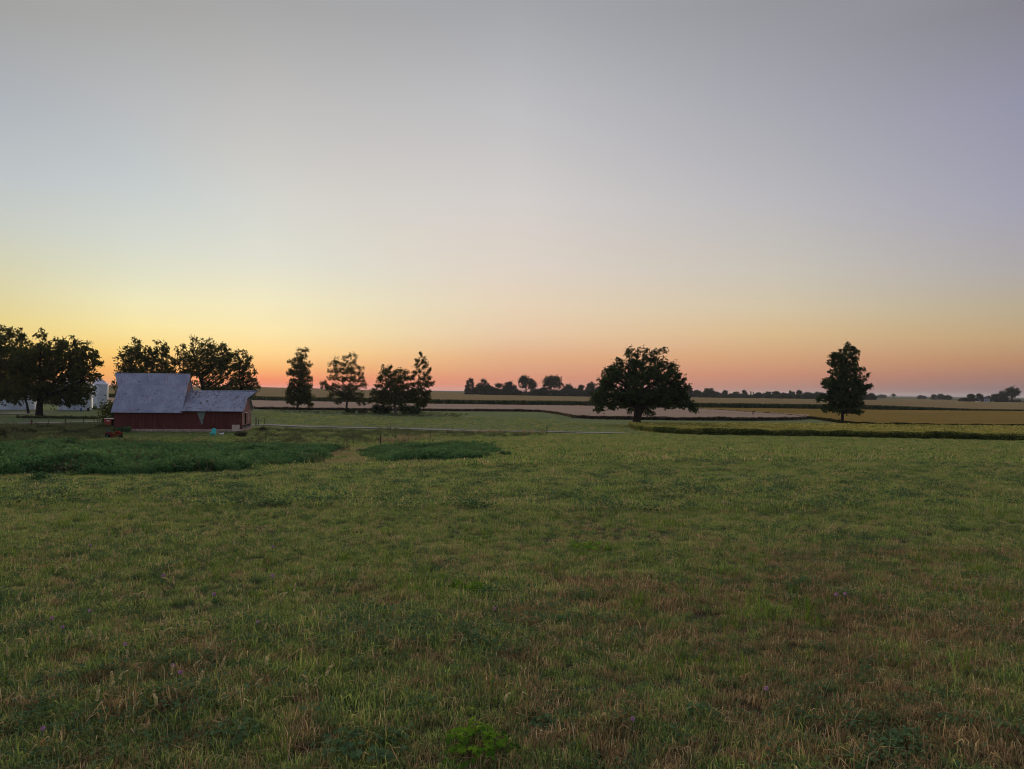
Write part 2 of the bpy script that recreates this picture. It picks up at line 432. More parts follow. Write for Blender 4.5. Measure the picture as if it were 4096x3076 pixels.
def strip(name, pts, width, lift, mat, wvar=.0):
    P = []
    for a, b in zip(pts[:-1], pts[1:]):
        n = max(int((b - a).length / 1.5), 1)
        for k in range(n): P.append(a.lerp(b, k / n))
    P.append(pts[-1])
    for _ in range(6):
        P = [P[0]] + [(P[i - 1] + P[i] * 2 + P[i + 1]) / 4 for i in range(1, len(P) - 1)] + [P[-1]]
    V = []; F = []
    for i, p in enumerate(P):
        t = (P[min(i + 1, len(P) - 1)] - P[max(i - 1, 0)]); t.z = 0; t.normalize(); nrm = Vector((-t.y, t.x, 0))
        wd = width * (1 + wvar * math.sin(i * .9) * .5)
        for k in range(5):
            s = (k / 4 - .5) * wd; x, y = p.x + nrm.x * s, p.y + nrm.y * s
            V.append((x, y, h1(x, y) + lift))
        if i:
            for k in range(4):
                b = i * 5 + k; F.append((b - 5, b - 4, b + 1, b))
    return link(name, np_mesh(name, V, np.array(F), mat, smooth=True))
road_px = [(-700, 1690), (-50, 1696), (130, 1694), (240, 1691), (420, 1687)]
A = [ground_at(x, y) for x, y in road_px]
B = [ground_at(x, y) for x, y in [(1090, 1700), (1180, 1706), (1300, 1709), (1450, 1712), (1670, 1717), (1800, 1721), (2000, 1725), (2150, 1728), (2300, 1731), (2450, 1733), (2560, 1734)]]
road = strip('gravel_road', A + B, 3.4, .09, M['gravel'], .15)
tag(road, 'pale gravel farm lane crossing the valley behind the barn', kind='structure')
ya = [ground_at(x, y) for x, y in [(-500, 1655), (-60, 1656), (60, 1655), (150, 1652)]]
yard = strip('gravel_yard', ya, 13, .10, M['gravel'], .2)
tag(yard, 'grey gravel yard in front of the grain bins', kind='structure')

# ------------------------------------------------------------------ leaves
def leaf_quads(C, size, rng=RNG, flat=0.0, aspect=1.5, tint=None):
    n = len(C); size = np.broadcast_to(np.asarray(size, float), (n,))
    nrm = rng.normal(size=(n, 3)); nrm[:, 2] += flat * 2
    nrm /= np.linalg.norm(nrm, axis=1, keepdims=True)
    a = np.cross(nrm, rng.normal(size=(n, 3))); a /= np.linalg.norm(a, axis=1, keepdims=True)
    b = np.cross(nrm, a)
    s = size[:, None]
    V = np.stack([C + a * s * .5 * aspect, C + b * s * .42 + nrm * s * .08, C - a * s * .5 * aspect, C - b * s * .42 + nrm * s * .08], 1).reshape(-1, 3)
    F = np.arange(n * 4).reshape(n, 4)
    ti = np.repeat(rng.random(n) if tint is None else tint, 4)
    return V, F, ti

def clumps(blobs, rng, rc=.85, per=42, dens=1.0, leaf=.3, flat=.2, deep=.9):
    """blobs: (x, y, z, r) -> clump centres and leaves, all in metres"""
    cs = []
    for (x, y, z, r) in blobs:
        k = max(2, int(dens * 1.75 * (r / rc) ** 2.1))
        d = rng.normal(size=(k, 3)); d /= np.linalg.norm(d, axis=1, keepdims=True)
        rad = (rng.random((k, 1)) ** .4) * max(r * 1.16 - rc * .3, r * .5)
        cc = np.array([x, y, z]) + d * rad * np.array([1, deep, .95])
        cs.append(cc)
    cs = np.concatenate(cs)
    L = []; T = []
    for c in cs:
        m_ = int(per * rng.uniform(.5, 1.4)); rr = rc * rng.uniform(.55, 1.25)
        q = rng.normal(size=(m_, 3)) * .52 * rr; q *= np.where(rng.random((m_, 1)) < .08, 1.5, 1.0); L.append(c + q)
        T.append(np.clip(rng.uniform(.1, .9) + rng.normal(size=m_) * .2, 0, 1))
    L = np.concatenate(L); T = np.concatenate(T)
    V, F, ti = leaf_quads(L, rng.uniform(.6, 1.3, len(L)) * leaf, rng, flat, tint=T)
    return cs, V, F, ti

def make_tree(name, label, cat, px, base_y, blobs_px, trunk_w, Y=None, leafm='tree', barkm='bark', dens=1.0, leaf=.32, rc=.85, per=42,
              fork=.35, lean=0, depth=1.0, seed=1, extra_trunks=(), arms=(), limbs=True, group=None, seg=8, thin=1.0):
    rng = np.random.default_rng(seed); rd = random.Random(seed)
    if Y is None: base = ground_at(px, base_y)
    else:
        d = ray(px, base_y); base = Vector((d.x * Y, Y, h1(d.x * Y, Y)))
    Y = base.y; s = FPX / Y
    root = thing(name, base, label, cat, group=group)
    xs = [b[0] for b in blobs_px]; cxm = sum(xs) / len(xs)
    bl = []; topy = min(b[1] for b in blobs_px); boty = max(b[1] for b in blobs_px)
    halfw = (max(b[0] + b[2] for b in blobs_px) - min(b[0] - b[2] for b in blobs_px)) / 2 / s
    for (bx, by, br) in blobs_px:
        P = at_y(bx, by, Y) - base; r = br / s
        off = abs(bx - cxm) / s
        room = max(halfw ** 2 - off ** 2, 0) ** .5 * .62 * depth
        zf = r / max(halfw, .1)
        nd = 3 if (r < .45 * halfw and room > 1.2 * r and by > topy + .3 * (boty - topy)) else 2 if room > r and by > topy + .12 * (boty - topy) else 1
        for k in range(nd):
            yy = 0 if nd == 1 else (k / (nd - 1) - .5) * 2 * min(room, 3.2 * r) * rd.uniform(.6, 1.0)
            bl.append((P.x + (rd.uniform(-.3, .3) * r if k != nd // 2 else 0), yy + rd.uniform(-.2, .2) * r, P.z + (rd.uniform(-.35, .35) * r if k != nd // 2 else 0), r * (1.05 if k == nd // 2 else .9)))
    cs, V, F, ti = clumps(bl, rng, rc * .8, per * .62, dens * thin, leaf * .92, deep=1.0)
    crown = link('crown', np_mesh('crown', V, F, M[leafm], ti), root)
    # trunk and limbs
    mb = MB(); tw = trunk_w / s / 2
    zmin = min(b[2] - b[3] for b in bl); zmax = max(b[2] + b[3] for b in bl)
    topx = max(bl, key=lambda b: b[2]); 
    ht = zmax * .82
    pts = []; rs = []
    npt = 9
    for k in range(npt):
        f = k / (npt - 1)
        x = topx[0] * f ** 1.5 + lean * f * (1 - f) * 4 + rd.uniform(-.12, .12) * tw * 2 * (k > 0); y = rd.uniform(-.3, .3) * (k > 0) * tw
        pts.append(Vector((x, y, f * ht - (.3 if k == 0 else 0)))); rs.append(tw * ((1.55 if k == 0 else 1.0) * (1 - f * .86)))
    pts.insert(1, pts[0].lerp(pts[1], .22)); rs.insert(1, tw * 1.08)
    mb.tube(pts, rs, 10)
    if limbs:
        def on_trunk(f):
            zz = f * ht; i = 0
            while i < len(pts) - 2 and pts[i + 1].z < zz: i += 1
            g_ = min(1, max(0, (zz - pts[i].z) / max(pts[i + 1].z - pts[i].z, 1e-3)))
            return pts[i].lerp(pts[i + 1], g_), rs[i] + (rs[i + 1] - rs[i]) * g_
        for (x, y, z, r) in bl:
            tgt = Vector((x, y, z))
            hd = math.hypot(x - topx[0] * .5, y)
            f = max(fork + rd.uniform(0, .12), min(.92, (z - hd * .6) / ht))
            a, ar = on_trunk(f)
            mid = a.lerp(tgt, .5) + Vector((rd.uniform(-.3, .3), rd.uniform(-.3, .3), rd.uniform(0, .4) + max(0, a.z + hd * .35 - tgt.z) * .5))
            r0 = min(ar * .5, .04 + .022 * (tgt - a).length) * thin
            mb.tube([a, a.lerp(mid, .5), mid, mid.lerp(tgt, .55), tgt], [r0, r0 * .8, r0 * .6, r0 * .42, r0 * .2], 6, False)
            near = [c for c in cs if abs(c[0] - x) < r and abs(c[1] - y) < r and abs(c[2] - z) < r]
            rd.shuffle(near)
            for c in near[:5]:
                mb.tube([mid.lerp(tgt, .5), Vector(c).lerp(tgt, .4) + Vector((0, 0, -.1)), Vector(c)], [r0 * .32, r0 * .22, r0 * .08], 5, False)
    for (ex, ey, ew) in extra_trunks:
        g = ground_at(ex, ey) if ey else base
        gx_ = at_y(ex, base_y, Y).x - base.x
        P0 = Vector((gx_, 0.4, h1(base.x + gx_, base.y + .4) - base.z - .2)); e = ew / s / 2
        mb.tube([P0, P0 + Vector((0, 0, 2)), P0.lerp(Vector((0, 0, ht * .5)), .6) + Vector((0, 0, 1)), Vector((gx_ * .5, 0, ht * .6))], [e * 1.3, e, e * .8, e * .5], 8)
    for (x0, y0, x1, y1, x2, y2, aw) in arms:
        q = [at_y(x0, y0, Y) - base, at_y(x1, y1, Y) - base, at_y(x2, y2, Y) - base]; e = aw / s / 2
        mb.tube([q[0] + Vector((0, 0, -.5)), q[0], q[1] + Vector((0, -.3, 0)), q[2] + Vector((0, -.6, 0))], [e * .9, e, e * .9, e * .45], 10)
    mb.build('trunk', M[barkm], root, True)
    return root

# ------------------------------------------------------------------ the trees near enough to read
make_tree('oak_tree', 'broad dark spreading oak standing alone beside the yellow crop strip', 'tree', 2545, 1704,
  [(2523, 1404, 22), (2550, 1410, 17), (2512, 1412, 12), (2583, 1410, 18), (2585, 1432, 24), (2625, 1408, 20), (2648, 1406, 12), (2660, 1409, 7), (2655, 1432, 8), (2615, 1432, 22), (2530, 1440, 24),
   (2475, 1462, 24), (2455, 1482, 26), (2530, 1468, 36), (2582, 1470, 34), (2640, 1466, 26), (2682, 1462, 18), (2692, 1485, 24), (2430, 1500, 24),
   (2412, 1530, 24), (2445, 1522, 30), (2500, 1512, 34), (2560, 1515, 42), (2620, 1512, 40), (2690, 1520, 30), (2718, 1545, 26),
   (2402, 1575, 30), (2450, 1575, 36), (2510, 1575, 38), (2580, 1580, 40), (2650, 1578, 44), (2710, 1580, 40), (2745, 1598, 24), (2765, 1625, 18), (2400, 1612, 26), (2378, 1600, 14), (2440, 1622, 20),
   (2500, 1618, 22), (2520, 1640, 12), (2590, 1635, 20), (2602, 1655, 12), (2660, 1615, 24), (2715, 1622, 20), (2778, 1640, 8), (2388, 1638, 9), (2550, 1600, 30), (2620, 1600, 30)],
  33, leafm='oak', dens=.92, leaf=.38, rc=.72, per=40, fork=.24, lean=.5, seed=5, arms=[(2556, 1668, 2566, 1640, 2612, 1596, 17), (2553, 1660, 2540, 1630, 2520, 1560, 14)])
make_tree('tall_tree', 'tall narrow dark tree standing alone at the right behind the yellow crop', 'tree', 3368, 1704,
  [(3390, 1380, 12), (3395, 1396, 20), (3415, 1398, 14), (3426, 1412, 10), (3343, 1416, 14), (3350, 1430, 16), (3370, 1425, 22), (3395, 1425, 20), (3323, 1450, 8), (3345, 1450, 16), (3368, 1455, 24), (3400, 1458, 24), (3440, 1478, 12), (3352, 1490, 20),
   (3390, 1500, 32), (3440, 1515, 16), (3318, 1520, 12), (3310, 1540, 20), (3355, 1540, 30), (3415, 1540, 28), (3455, 1548, 16), (3476, 1545, 6), (3295, 1592, 16), (3332, 1586, 28), (3360, 1600, 26), (3395, 1592, 34),
   (3425, 1610, 20), (3312, 1630, 16), (3350, 1635, 20), (3400, 1635, 24), (3435, 1645, 10), (3370, 1560, 36), (3440, 1570, 18)],
  13, leafm='oak', dens=.95, leaf=.36, rc=.6, per=42, fork=.15, seed=9)
make_tree('yard_tree', 'large leafy tree with a thick trunk standing in front of the grain bins', 'tree', 157, 1668,
  [(265, 1368, 26), (215, 1375, 26), (300, 1385, 28), (345, 1412, 26), (230, 1410, 42), (300, 1425, 40), (350, 1450, 30), (160, 1420, 38), (115, 1440, 45), (180, 1470, 45), (250, 1475, 42), (320, 1490, 38), (355, 1510, 22),
   (100, 1500, 45), (170, 1525, 45), (240, 1535, 42), (310, 1545, 36), (345, 1560, 20), (60, 1550, 45), (130, 1575, 36), (200, 1585, 36), (270, 1590, 34), (325, 1590, 22), (50, 1590, 32), (300, 1612, 16),
   (160, 1322, 10), (150, 1345, 9), (178, 1338, 6)],
  27, leafm='tree2', dens=.88, leaf=.40, rc=.82, per=42, fork=.2, seed=21)
make_tree('edge_tree', 'big tree at the left edge with a slim trunk behind the yard tree', 'tree', 115, 1655,
  [(10, 1335, 34), (60, 1345, 34), (95, 1360, 22), (-40, 1330, 40), (-10, 1380, 50), (60, 1395, 42), (110, 1410, 34), (-60, 1420, 60), (10, 1450, 55), (80, 1470, 45), (-60, 1500, 60), (0, 1530, 50), (60, 1545, 42), (-50, 1570, 45), (20, 1590, 30), (-110, 1450, 50), (-120, 1540, 50)],
  9, leafm='tree2', dens=1.1, leaf=.42, rc=.95, per=40, fork=.3, seed=22)
# behind the barn
make_tree('barn_tree', 'pointed tree behind the left end of the barn roof', 'tree', 505, 1650,
  [(540, 1358, 10), (555, 1375, 18), (535, 1392, 20), (510, 1405, 20), (570, 1400, 16), (550, 1425, 28), (500, 1440, 24), (580, 1440, 18), (485, 1470, 18), (525, 1465, 30), (570, 1480, 26), (500, 1500, 30), (545, 1510, 30), (490, 1540, 24), (480, 1580, 18), (530, 1560, 34)],
  14, Y=222, dens=1.05, leaf=.42, rc=.85, per=32, seed=31)
make_tree('barn_tree', 'middling round topped tree behind the barn, second from the left of the row', 'tree', 640, 1650,
  [(652, 1372, 14), (630, 1388, 20), (660, 1395, 18), (605, 1405, 16), (640, 1418, 26), (615, 1435, 22), (665, 1425, 14), (600, 1460, 24), (650, 1455, 28), (620, 1490, 34), (665, 1490, 24), (630, 1540, 40)],
  13, Y=226, dens=1.0, leaf=.42, rc=.85, per=32, seed=32)
make_tree('barn_tree', 'lower open crowned tree between the barn ridge end and the widest tree', 'tree', 728, 1650,
  [(735, 1392, 16), (715, 1405, 16), (760, 1400, 16), (730, 1425, 24), (700, 1440, 18), (755, 1440, 22), (720, 1465, 28), (690, 1480, 20), (760, 1480, 24), (735, 1500, 24), (725, 1540, 26)],
  12, Y=218, dens=.85, leaf=.42, rc=.85, per=30, seed=33)
make_tree('barn_tree', 'widest tree behind the barn with its top leaning left above the roof', 'tree', 825, 1650,
  [(768, 1357, 9), (785, 1362, 16), (812, 1368, 14), (840, 1372, 20), (870, 1382, 22), (900, 1398, 20), (915, 1420, 18), (790, 1390, 20), (830, 1402, 30), (870, 1415, 32), (905, 1440, 22), (785, 1425, 24), (830, 1440, 32), (880, 1450, 32), (775, 1460, 22), (810, 1475, 24), (855, 1480, 26),
   (910, 1475, 22), (780, 1495, 18), (905, 1510, 22), (870, 1520, 20), (800, 1530, 18), (935, 1530, 18), (850, 1548, 24), (900, 1552, 22), (825, 1510, 14)],
  24, Y=214, dens=.85, leaf=.40, rc=.8, per=30, fork=.25, seed=34)
make_tree('barn_tree', 'rightmost tree of the row behind the barn, sloping down to the right', 'tree', 965, 1652,
  [(955, 1408, 12), (975, 1412, 15), (990, 1430, 14), (945, 1430, 20), (970, 1445, 26), (995, 1462, 18), (940, 1465, 22), (965, 1485, 26), (1000, 1495, 18), (950, 1515, 24), (1010, 1520, 16), (980, 1525, 22), (1022, 1545, 14), (940, 1552, 20), (995, 1552, 22), (970, 1570, 26), (1018, 1572, 12)],
  14, Y=224, dens=.85, leaf=.40, rc=.8, per=30, seed=35)
# across the pasture
make_tree('field_tree', 'slender tall tree right of the barn, first of the pasture row', 'tree', 1190, 1640,
  [(1205, 1402, 12), (1226, 1403, 12), (1215, 1420, 16), (1190, 1418, 11), (1190, 1440, 14), (1210, 1450, 20), (1165, 1450, 11), (1232, 1458, 9), (1185, 1468, 18), (1215, 1478, 18), (1165, 1488, 16), (1230, 1490, 9), (1190, 1500, 20), (1215, 1510, 16), (1238, 1515, 10), (1175, 1528, 14), (1205, 1530, 20), (1235, 1545, 14),
   (1180, 1555, 22), (1215, 1560, 24), (1155, 1560, 12), (1146, 1572, 9), (1170, 1585, 22), (1205, 1588, 26), (1235, 1588, 15), (1165, 1608, 12), (1235, 1612, 12), (1240, 1625, 8), (1195, 1605, 16)],
  8.5, dens=1.2, leaf=.40, rc=.72, per=28, fork=.12, seed=41)
make_tree('field_tree', 'wide open crowned tree with a bare trunk, second of the pasture row', 'tree', 1385, 1646,
  [(1400, 1422, 13), (1420, 1422, 10), (1380, 1432, 12), (1345, 1440, 14), (1335, 1455, 14), (1365, 1455, 16), (1400, 1450, 18), (1425, 1432, 5), (1330, 1480, 16), (1360, 1485, 16), (1400, 1482, 18), (1435, 1470, 12), (1435, 1492, 14), (1335, 1510, 15), (1375, 1515, 16), (1415, 1515, 16), (1448, 1515, 12),
   (1298, 1535, 12), (1288, 1545, 8), (1312, 1548, 14), (1345, 1545, 16), (1385, 1550, 16), (1420, 1545, 16), (1455, 1538, 12), (1330, 1572, 14), (1365, 1578, 16), (1400, 1580, 16), (1440, 1578, 14), (1318, 1595, 9), (1355, 1606, 12), (1410, 1595, 12), (1450, 1600, 10), (1435, 1615, 8), (1458, 1618, 7)],
  9, dens=1.0, leaf=.36, rc=.68, per=26, fork=.22, seed=42)
make_tree('field_tree', 'low broad tree with a pale trunk above dark bushes in the pasture row', 'tree', 1584, 1656,
  [(1535, 1474, 14), (1560, 1476, 14), (1545, 1495, 20), (1600, 1486, 13), (1620, 1492, 12), (1580, 1495, 16), (1525, 1515, 16), (1560, 1520, 20), (1600, 1515, 20), (1628, 1515, 12), (1512, 1540, 12), (1545, 1545, 18), (1590, 1545, 22), (1625, 1545, 16), (1500, 1572, 18), (1540, 1575, 24), (1585, 1575, 26), (1630, 1575, 22),
   (1490, 1598, 15), (1520, 1600, 22), (1565, 1602, 26), (1615, 1602, 26), (1655, 1590, 18)],
  14, barkm='bark_pale', dens=1.25, leaf=.40, rc=.8, per=30, fork=.3, seed=43)
make_tree('field_tree', 'tall pointed sparse tree at the right end of the pasture row', 'tree', 1672, 1657,
  [(1678, 1412, 6), (1683, 1422, 10), (1700, 1430, 8), (1668, 1442, 10), (1690, 1445, 12), (1710, 1455, 8), (1665, 1465, 11), (1700, 1470, 12), (1718, 1478, 8), (1660, 1490, 11), (1705, 1495, 12), (1680, 1485, 8), (1650, 1510, 12), (1690, 1515, 12), (1718, 1515, 10), (1650, 1535, 12), (1675, 1538, 12), (1705, 1538, 14), (1727, 1535, 9),
   (1655, 1560, 16), (1685, 1565, 18), (1710, 1572, 13), (1660, 1590, 20), (1695, 1595, 22), (1718, 1600, 9), (1680, 1615, 20), (1700, 1612, 14)],
  7.5, dens=1.05, leaf=.38, rc=.68, per=28, fork=.2, seed=44)

def bush(name, label, cat, px, py, wpx, hpx, seed, leafm='brush', dens=1.0, Y=None, leaf=.25, group=None):
    rng = np.random.default_rng(seed)
    if Y: d = ray(px, py); g = Vector((d.x * Y, Y, h1(d.x * Y, Y)))
    else: g = ground_at(px, py)
    s = FPX / g.y; w_, h_ = wpx / s, hpx / s
    root = thing(name, g, label, cat, group=group)
    bl = []
    k = max(3, int(w_ / (h_ * .6)))
    for i in range(k):
        x = ((i + .5) / k - .5) * (w_ - h_ * .6) + rng.uniform(-.1, .1) * w_ / k; r = h_ * rng.uniform(.38, .5)
        bl.append((x, rng.uniform(-.3, .3) * h_, r * .75, r)); bl.append((x, rng.uniform(-.2, .2) * h_, h_ - r * rng.uniform(.9, 1.4), r * .8))
    rc = max(.18, h_ * .2)
    cs, V, F, ti = clumps(bl, rng, rc, 30, dens, leaf)
    link('foliage', np_mesh('foliage', V, F, M[leafm], ti), root)
    mb = MB()
    for c in cs[::3]:
        mb.tube([Vector((0, 0, -.1)), Vector((c[0] * .5, c[1] * .5, .02)), Vector((c[0] * .8, c[1] * .8, c[2] * .5)), Vector(c)], [.05, .04, .025, .01], 5, False)
    mb.build('stems', M['bark'], root)
    return root
bush('bush', 'dark rounded thicket under the left side of the pale trunked tree', 'bush', 1525, 1655, 95, 42, 61, 'oak', 1.6, leaf=.32)
bush('bush', 'dark thicket filling the gap between the pale trunked tree and the pointed tree', 'bush', 1640, 1658, 100, 44, 62, 'oak', 1.6, leaf=.32)
bush('bush', 'small low bush at the foot of the wide open crowned tree', 'bush', 1402, 1651, 42, 18, 63, 'oak', 1.3, leaf=.25)
bush('bush', 'flat low bush right of the wide open crowned tree', 'bush', 1450, 1652, 40, 12, 64, 'brush', 1.2, leaf=.22)
bush('bush', 'tall leafy bush at the left end wall of the barn', 'bush', 447, 1690, 46, 120, 65, 'tree', 1.3, Y=133, leaf=.28)
bush('bush', 'dark bush in front of the red farm cart at the barn corner', 'bush', 408, 1722, 60, 34, 66, 'brush', 1.5, leaf=.16)
bush('bush', 'weedy bush against the left foot of the barn wall', 'bush', 490, 1730, 75, 24, 67, 'weed', 1.5, leaf=.14)
bush('bush', 'brownish bush just right of the barn', 'bush', 1052, 1705, 30, 18, 68, 'brush', 1.5, Y=121, leaf=.14)
bush('bush', 'brushy clump at the right corner of the barn lawn', 'bush', 960, 1748, 60, 26, 69, 'brush', 1.3, leaf=.12)
bush('bush', 'round green bush at the left edge beside the rail fence', 'bush', 10, 1762, 60, 60, 70, 'brush', 1.4, leaf=.14)
bush('bush', 'long dark hedge clump behind the fence at the foot of the yard tree', 'bush', 230, 1674, 330, 11, 71, 'brush', .9, leaf=.22)
bush('bush', 'brush pile with brown leaves behind the reddish fence post', 'bush', 200, 1722, 120, 30, 72, 'brush', 1.2, leaf=.15)
bush('bush', 'reddish brown brush clump behind the left end of the weed bed', 'bush', 95, 1738, 110, 30, 76, 'brush', 1.2, leaf=.14)
bush('bush', 'wide dark brush clump between the fence and the mower', 'bush', 300, 1742, 120, 32, 77, 'brush', 1.3, leaf=.14)
bush('bush', 'low brown shrub between the brush pile and the ride on mower', 'bush', 385, 1746, 30, 16, 73, 'brush', 1.5, leaf=.1)
bush('bush', 'small separate dark weed bush right of the lone weed patch', 'bush', 2020, 1829, 62, 28, 74, 'weed', 1.6, leaf=.07)
bush('bush', 'small round weed bush standing in the grass in front of the big weed bed', 'bush', 155, 1930, 70, 40, 75, 'weed', 1.8, leaf=.06)

# ------------------------------------------------------------------ far trees
def far_tree(label, x, top, hw, Y, seed, leafm='far_tree', open_=False, cone=False):
    rng = np.random.default_rng(seed); d = ray(x, 1570)
    base = Vector((d.x * Y, Y, h1(d.x * Y, Y))); s = FPX / Y
    zt = at_y(x, top, Y).z - base.z; wd = hw / s * 1.12
    root = thing('tree', base, label, 'tree', group='trees along the far field edge')
    bl = []
    if cone:
        for k in range(7): f = k / 6; bl.append((0, 0, zt * (.15 + .8 * f), wd * (1 - f * .85)))
    else:
        lo = .30 if open_ else .02
        for k in range(26):
            a = rng.uniform(0, 6.28); f = rng.random(); r = wd * rng.uniform(.22, .40)
            prof = 1.18 * math.sin(math.pi * ((.3 if open_ else .42) + (.58 if open_ else .46) * f)) ** .6
            rad = max(wd * prof - r, 0) * rng.uniform(.5, 1.1)
            bl.append((rad * math.cos(a), rad * math.sin(a), zt * lo + (zt * (1 - lo) - r * 2) * f + r, r))
        bl.append((0, 0, zt - wd * .32, wd * .32))
    rc = max(wd * .16, 1.0)
    cs, V, F, ti = clumps(bl, rng, rc, 26, .8 if open_ else 1.5, rc * .55)
    link('crown', np_mesh('crown', V, F, M[leafm], ti), root)
    mb = MB(); tr = max(wd * .06, .25)
    mb.tube([(0, 0, -.5), (0, 0, zt * .3), (rng.uniform(-.1, .1) * wd, 0, zt * .75)], [tr * 1.3, tr, tr * .3], 7)
    for (x_, y_, z_, r_) in bl[:9]:
        z0 = min(max(zt * .25, z_ - abs(x_) * .7 - 1), zt * .7)
        mb.tube([(0, 0, z0), (x_ * .5, y_ * .5, (z0 + z_) / 2 + .3), (x_, y_, z_)], [tr * .5, tr * .35, tr * .12], 5, False)
    mb.build('trunk', M['bark'], root, True)
FT = [
 ('tallish square topped tree at the left end of the far tree line', 1880, 1511, 21, 800, 0),
 ('dark low bush tree below the left end of the far tree line', 1872, 1534, 15, 790, 0),
 ('broad dark tree second from the left end of the far tree line', 1932, 1514, 32, 800, 0),
 ('short green tree between the broad tree and the spreading low tree', 1992, 1531, 20, 805, 0),
 ('low hazy tree filling in just right of the broad far tree', 1965, 1545, 22, 795, 0),
 ('spreading low tree left of the two tallest far trees', 2038, 1527, 32, 810, 0),
 ('left one of the two tall round far trees against the orange sky', 2104, 1499, 36, 812, 1),
 ('low dark tree under the gap between the two tall round far trees', 2150, 1556, 26, 800, 0),
 ('right one of the two tall round far trees against the orange sky', 2205, 1499, 40, 815, 1),
 ('low spreading tree at the left foot of the right tall far tree', 2172, 1548, 24, 806, 0),
 ('even topped dark tree right of the two tall far trees', 2275, 1537, 28, 820, 0),
 ('pointed small tree in the line before the spreading oak', 2325, 1540, 18, 822, 0),
 ('squat dark tree in the line left of the pointed small one', 2302, 1552, 20, 818, 0),
 ('tallish tree just left of the spreading oak crown', 2368, 1526, 24, 820, 0),
 ('low tree hidden partly by the left edge of the oak crown', 2400, 1545, 26, 822, 0),
 ('rounded hazy tree at the right edge of the oak crown', 2752, 1539, 20, 1000, 1),
 ('low dark tree next right of the oak crown', 2790, 1559, 20, 1000, 0),
 ('smooth domed tree, highest in the low line right of the oak', 2833, 1551, 25, 1010, 0),
 ('low tree right of the smooth domed tree', 2868, 1566, 20, 1010, 0),
 ('open topped little tree between the dome and the long low line', 2898, 1560, 15, 1020, 0),
 ('low tree left of the square topped one in the right line', 2945, 1567, 20, 1030, 0),
 ('square topped dark tree midway along the right line', 2977, 1559, 14, 1030, 0),
 ('thin spiky conifer beside the square topped tree', 3003, 1566, 5, 1030, 2),
 ('second thin spiky conifer, shorter and further right', 3014, 1570, 4, 1030, 2),
 ('low tree starting the right half of the far line', 3035, 1568, 17, 1040, 0),
 ('low tree with a ragged top in the right half of the line', 3070, 1565, 17, 1040, 0),
 ('flat topped tree in the right half of the line', 3105, 1565, 20, 1040, 0),
 ('dense low tree before the two bumps near the tall tree', 3135, 1570, 17, 1040, 0),
 ('first of two bumps left of the tall narrow tree', 3162, 1562, 18, 1045, 0),
 ('second of two bumps left of the tall narrow tree', 3196, 1560, 15, 1045, 0),
 ('low mass of leaves between the bumps and the tall tree', 3232, 1568, 22, 1045, 0),
 ('low tree touching the left side of the tall narrow tree', 3275, 1567, 20, 1050, 0),
 ('sloping tree at the right side of the tall narrow tree', 3455, 1568, 22, 900, 0),
 ('small dark tree ending the line right of the tall narrow tree', 3486, 1572, 17, 900, 0),
 ('tiny flat hedge tree on the horizon right of the tall tree', 3527, 1580, 16, 2200, 0),
 ('tiny lone umbrella tree on the horizon', 3573, 1574, 9, 2200, 1),
 ('small far tree left of the three joined horizon trees', 3682, 1580, 11, 1700, 0),
 ('smaller far tree left of the three joined horizon trees', 3697, 1583, 9, 1700, 0),
 ('left of the three joined small horizon trees', 3737, 1576, 12, 1400, 0),
 ('middle of the three joined small horizon trees', 3763, 1575, 15, 1400, 0),
 ('right of the three joined small horizon trees', 3790, 1580, 15, 1400, 0),
 ('low hedge tree at the left of the farmstead', 3858, 1592, 18, 960, 0),
 ('dark domed tree left of the white farmhouse', 3887, 1575, 19, 970, 0),
 ('lighter domed tree close left of the white farmhouse', 3918, 1574, 14, 975, 0),
 ('small tree behind the white farmhouse', 3952, 1582, 13, 1010, 0),
 ('pale topped tree right of the white farmhouse', 3977, 1576, 15, 970, 0),
 ('middling dark tree left of the big far right tree', 4000, 1572, 18, 960, 0),
 ('big wind shaped tree at the far right of the farmstead', 4048, 1549, 33, 960, 1),
 ('lower tree at the foot of the big far right tree', 4010, 1568, 18, 955, 0),
]
for k, (lb, x, top, hw, Y, kd) in enumerate(FT):
    far_tree(lb, x, top, hw, Y, 200 + k, open_=(kd == 1), cone=(kd == 2))

def hedgerow(label, pts, hpx, Y0, seed):
    rng = np.random.default_rng(seed); bl = []
    for (xa, ya), (xb, yb) in zip(pts[:-1], pts[1:]):
        for k in range(int((xb - xa) / 5)):
            x = rng.uniform(xa, xb); Y = Y0 * rng.uniform(.99, 1.03); d = ray(x, 1570); f = (x - xa) / (xb - xa)
            top = at_y(x, ya + (yb - ya) * f - rng.uniform(-.3, .45) * hpx, Y).z; z0 = h1(d.x * Y, Y); r = max((top - z0) * .33, 1.2)
            bl.append((d.x * Y, Y, top - r, r)); bl.append((d.x * Y + rng.uniform(-3, 3), Y, z0 + r * .7, r))
    cs, V, F, ti = clumps(bl, rng, 1.3, 22, 1.3, .8)
    tag(link('hedgerow', np_mesh('hedgerow', V, F, M['far_tree'], ti)), label, kind='stuff')
hedgerow('dark low hedgerow filling in under the far tree line left of the oak', [(1868, 1558), (2060, 1563), (2410, 1562)], 16, 800, 1)
hedgerow('dark low hedgerow filling in under the far tree line right of the oak', [(2738, 1570), (2900, 1577), (3300, 1579), (3490, 1583)], 9, 985, 2)
hedgerow('low dark hedge at the foot of the far right farmstead trees', [(3990, 1597), (4085, 1599)], 6, 950, 3)

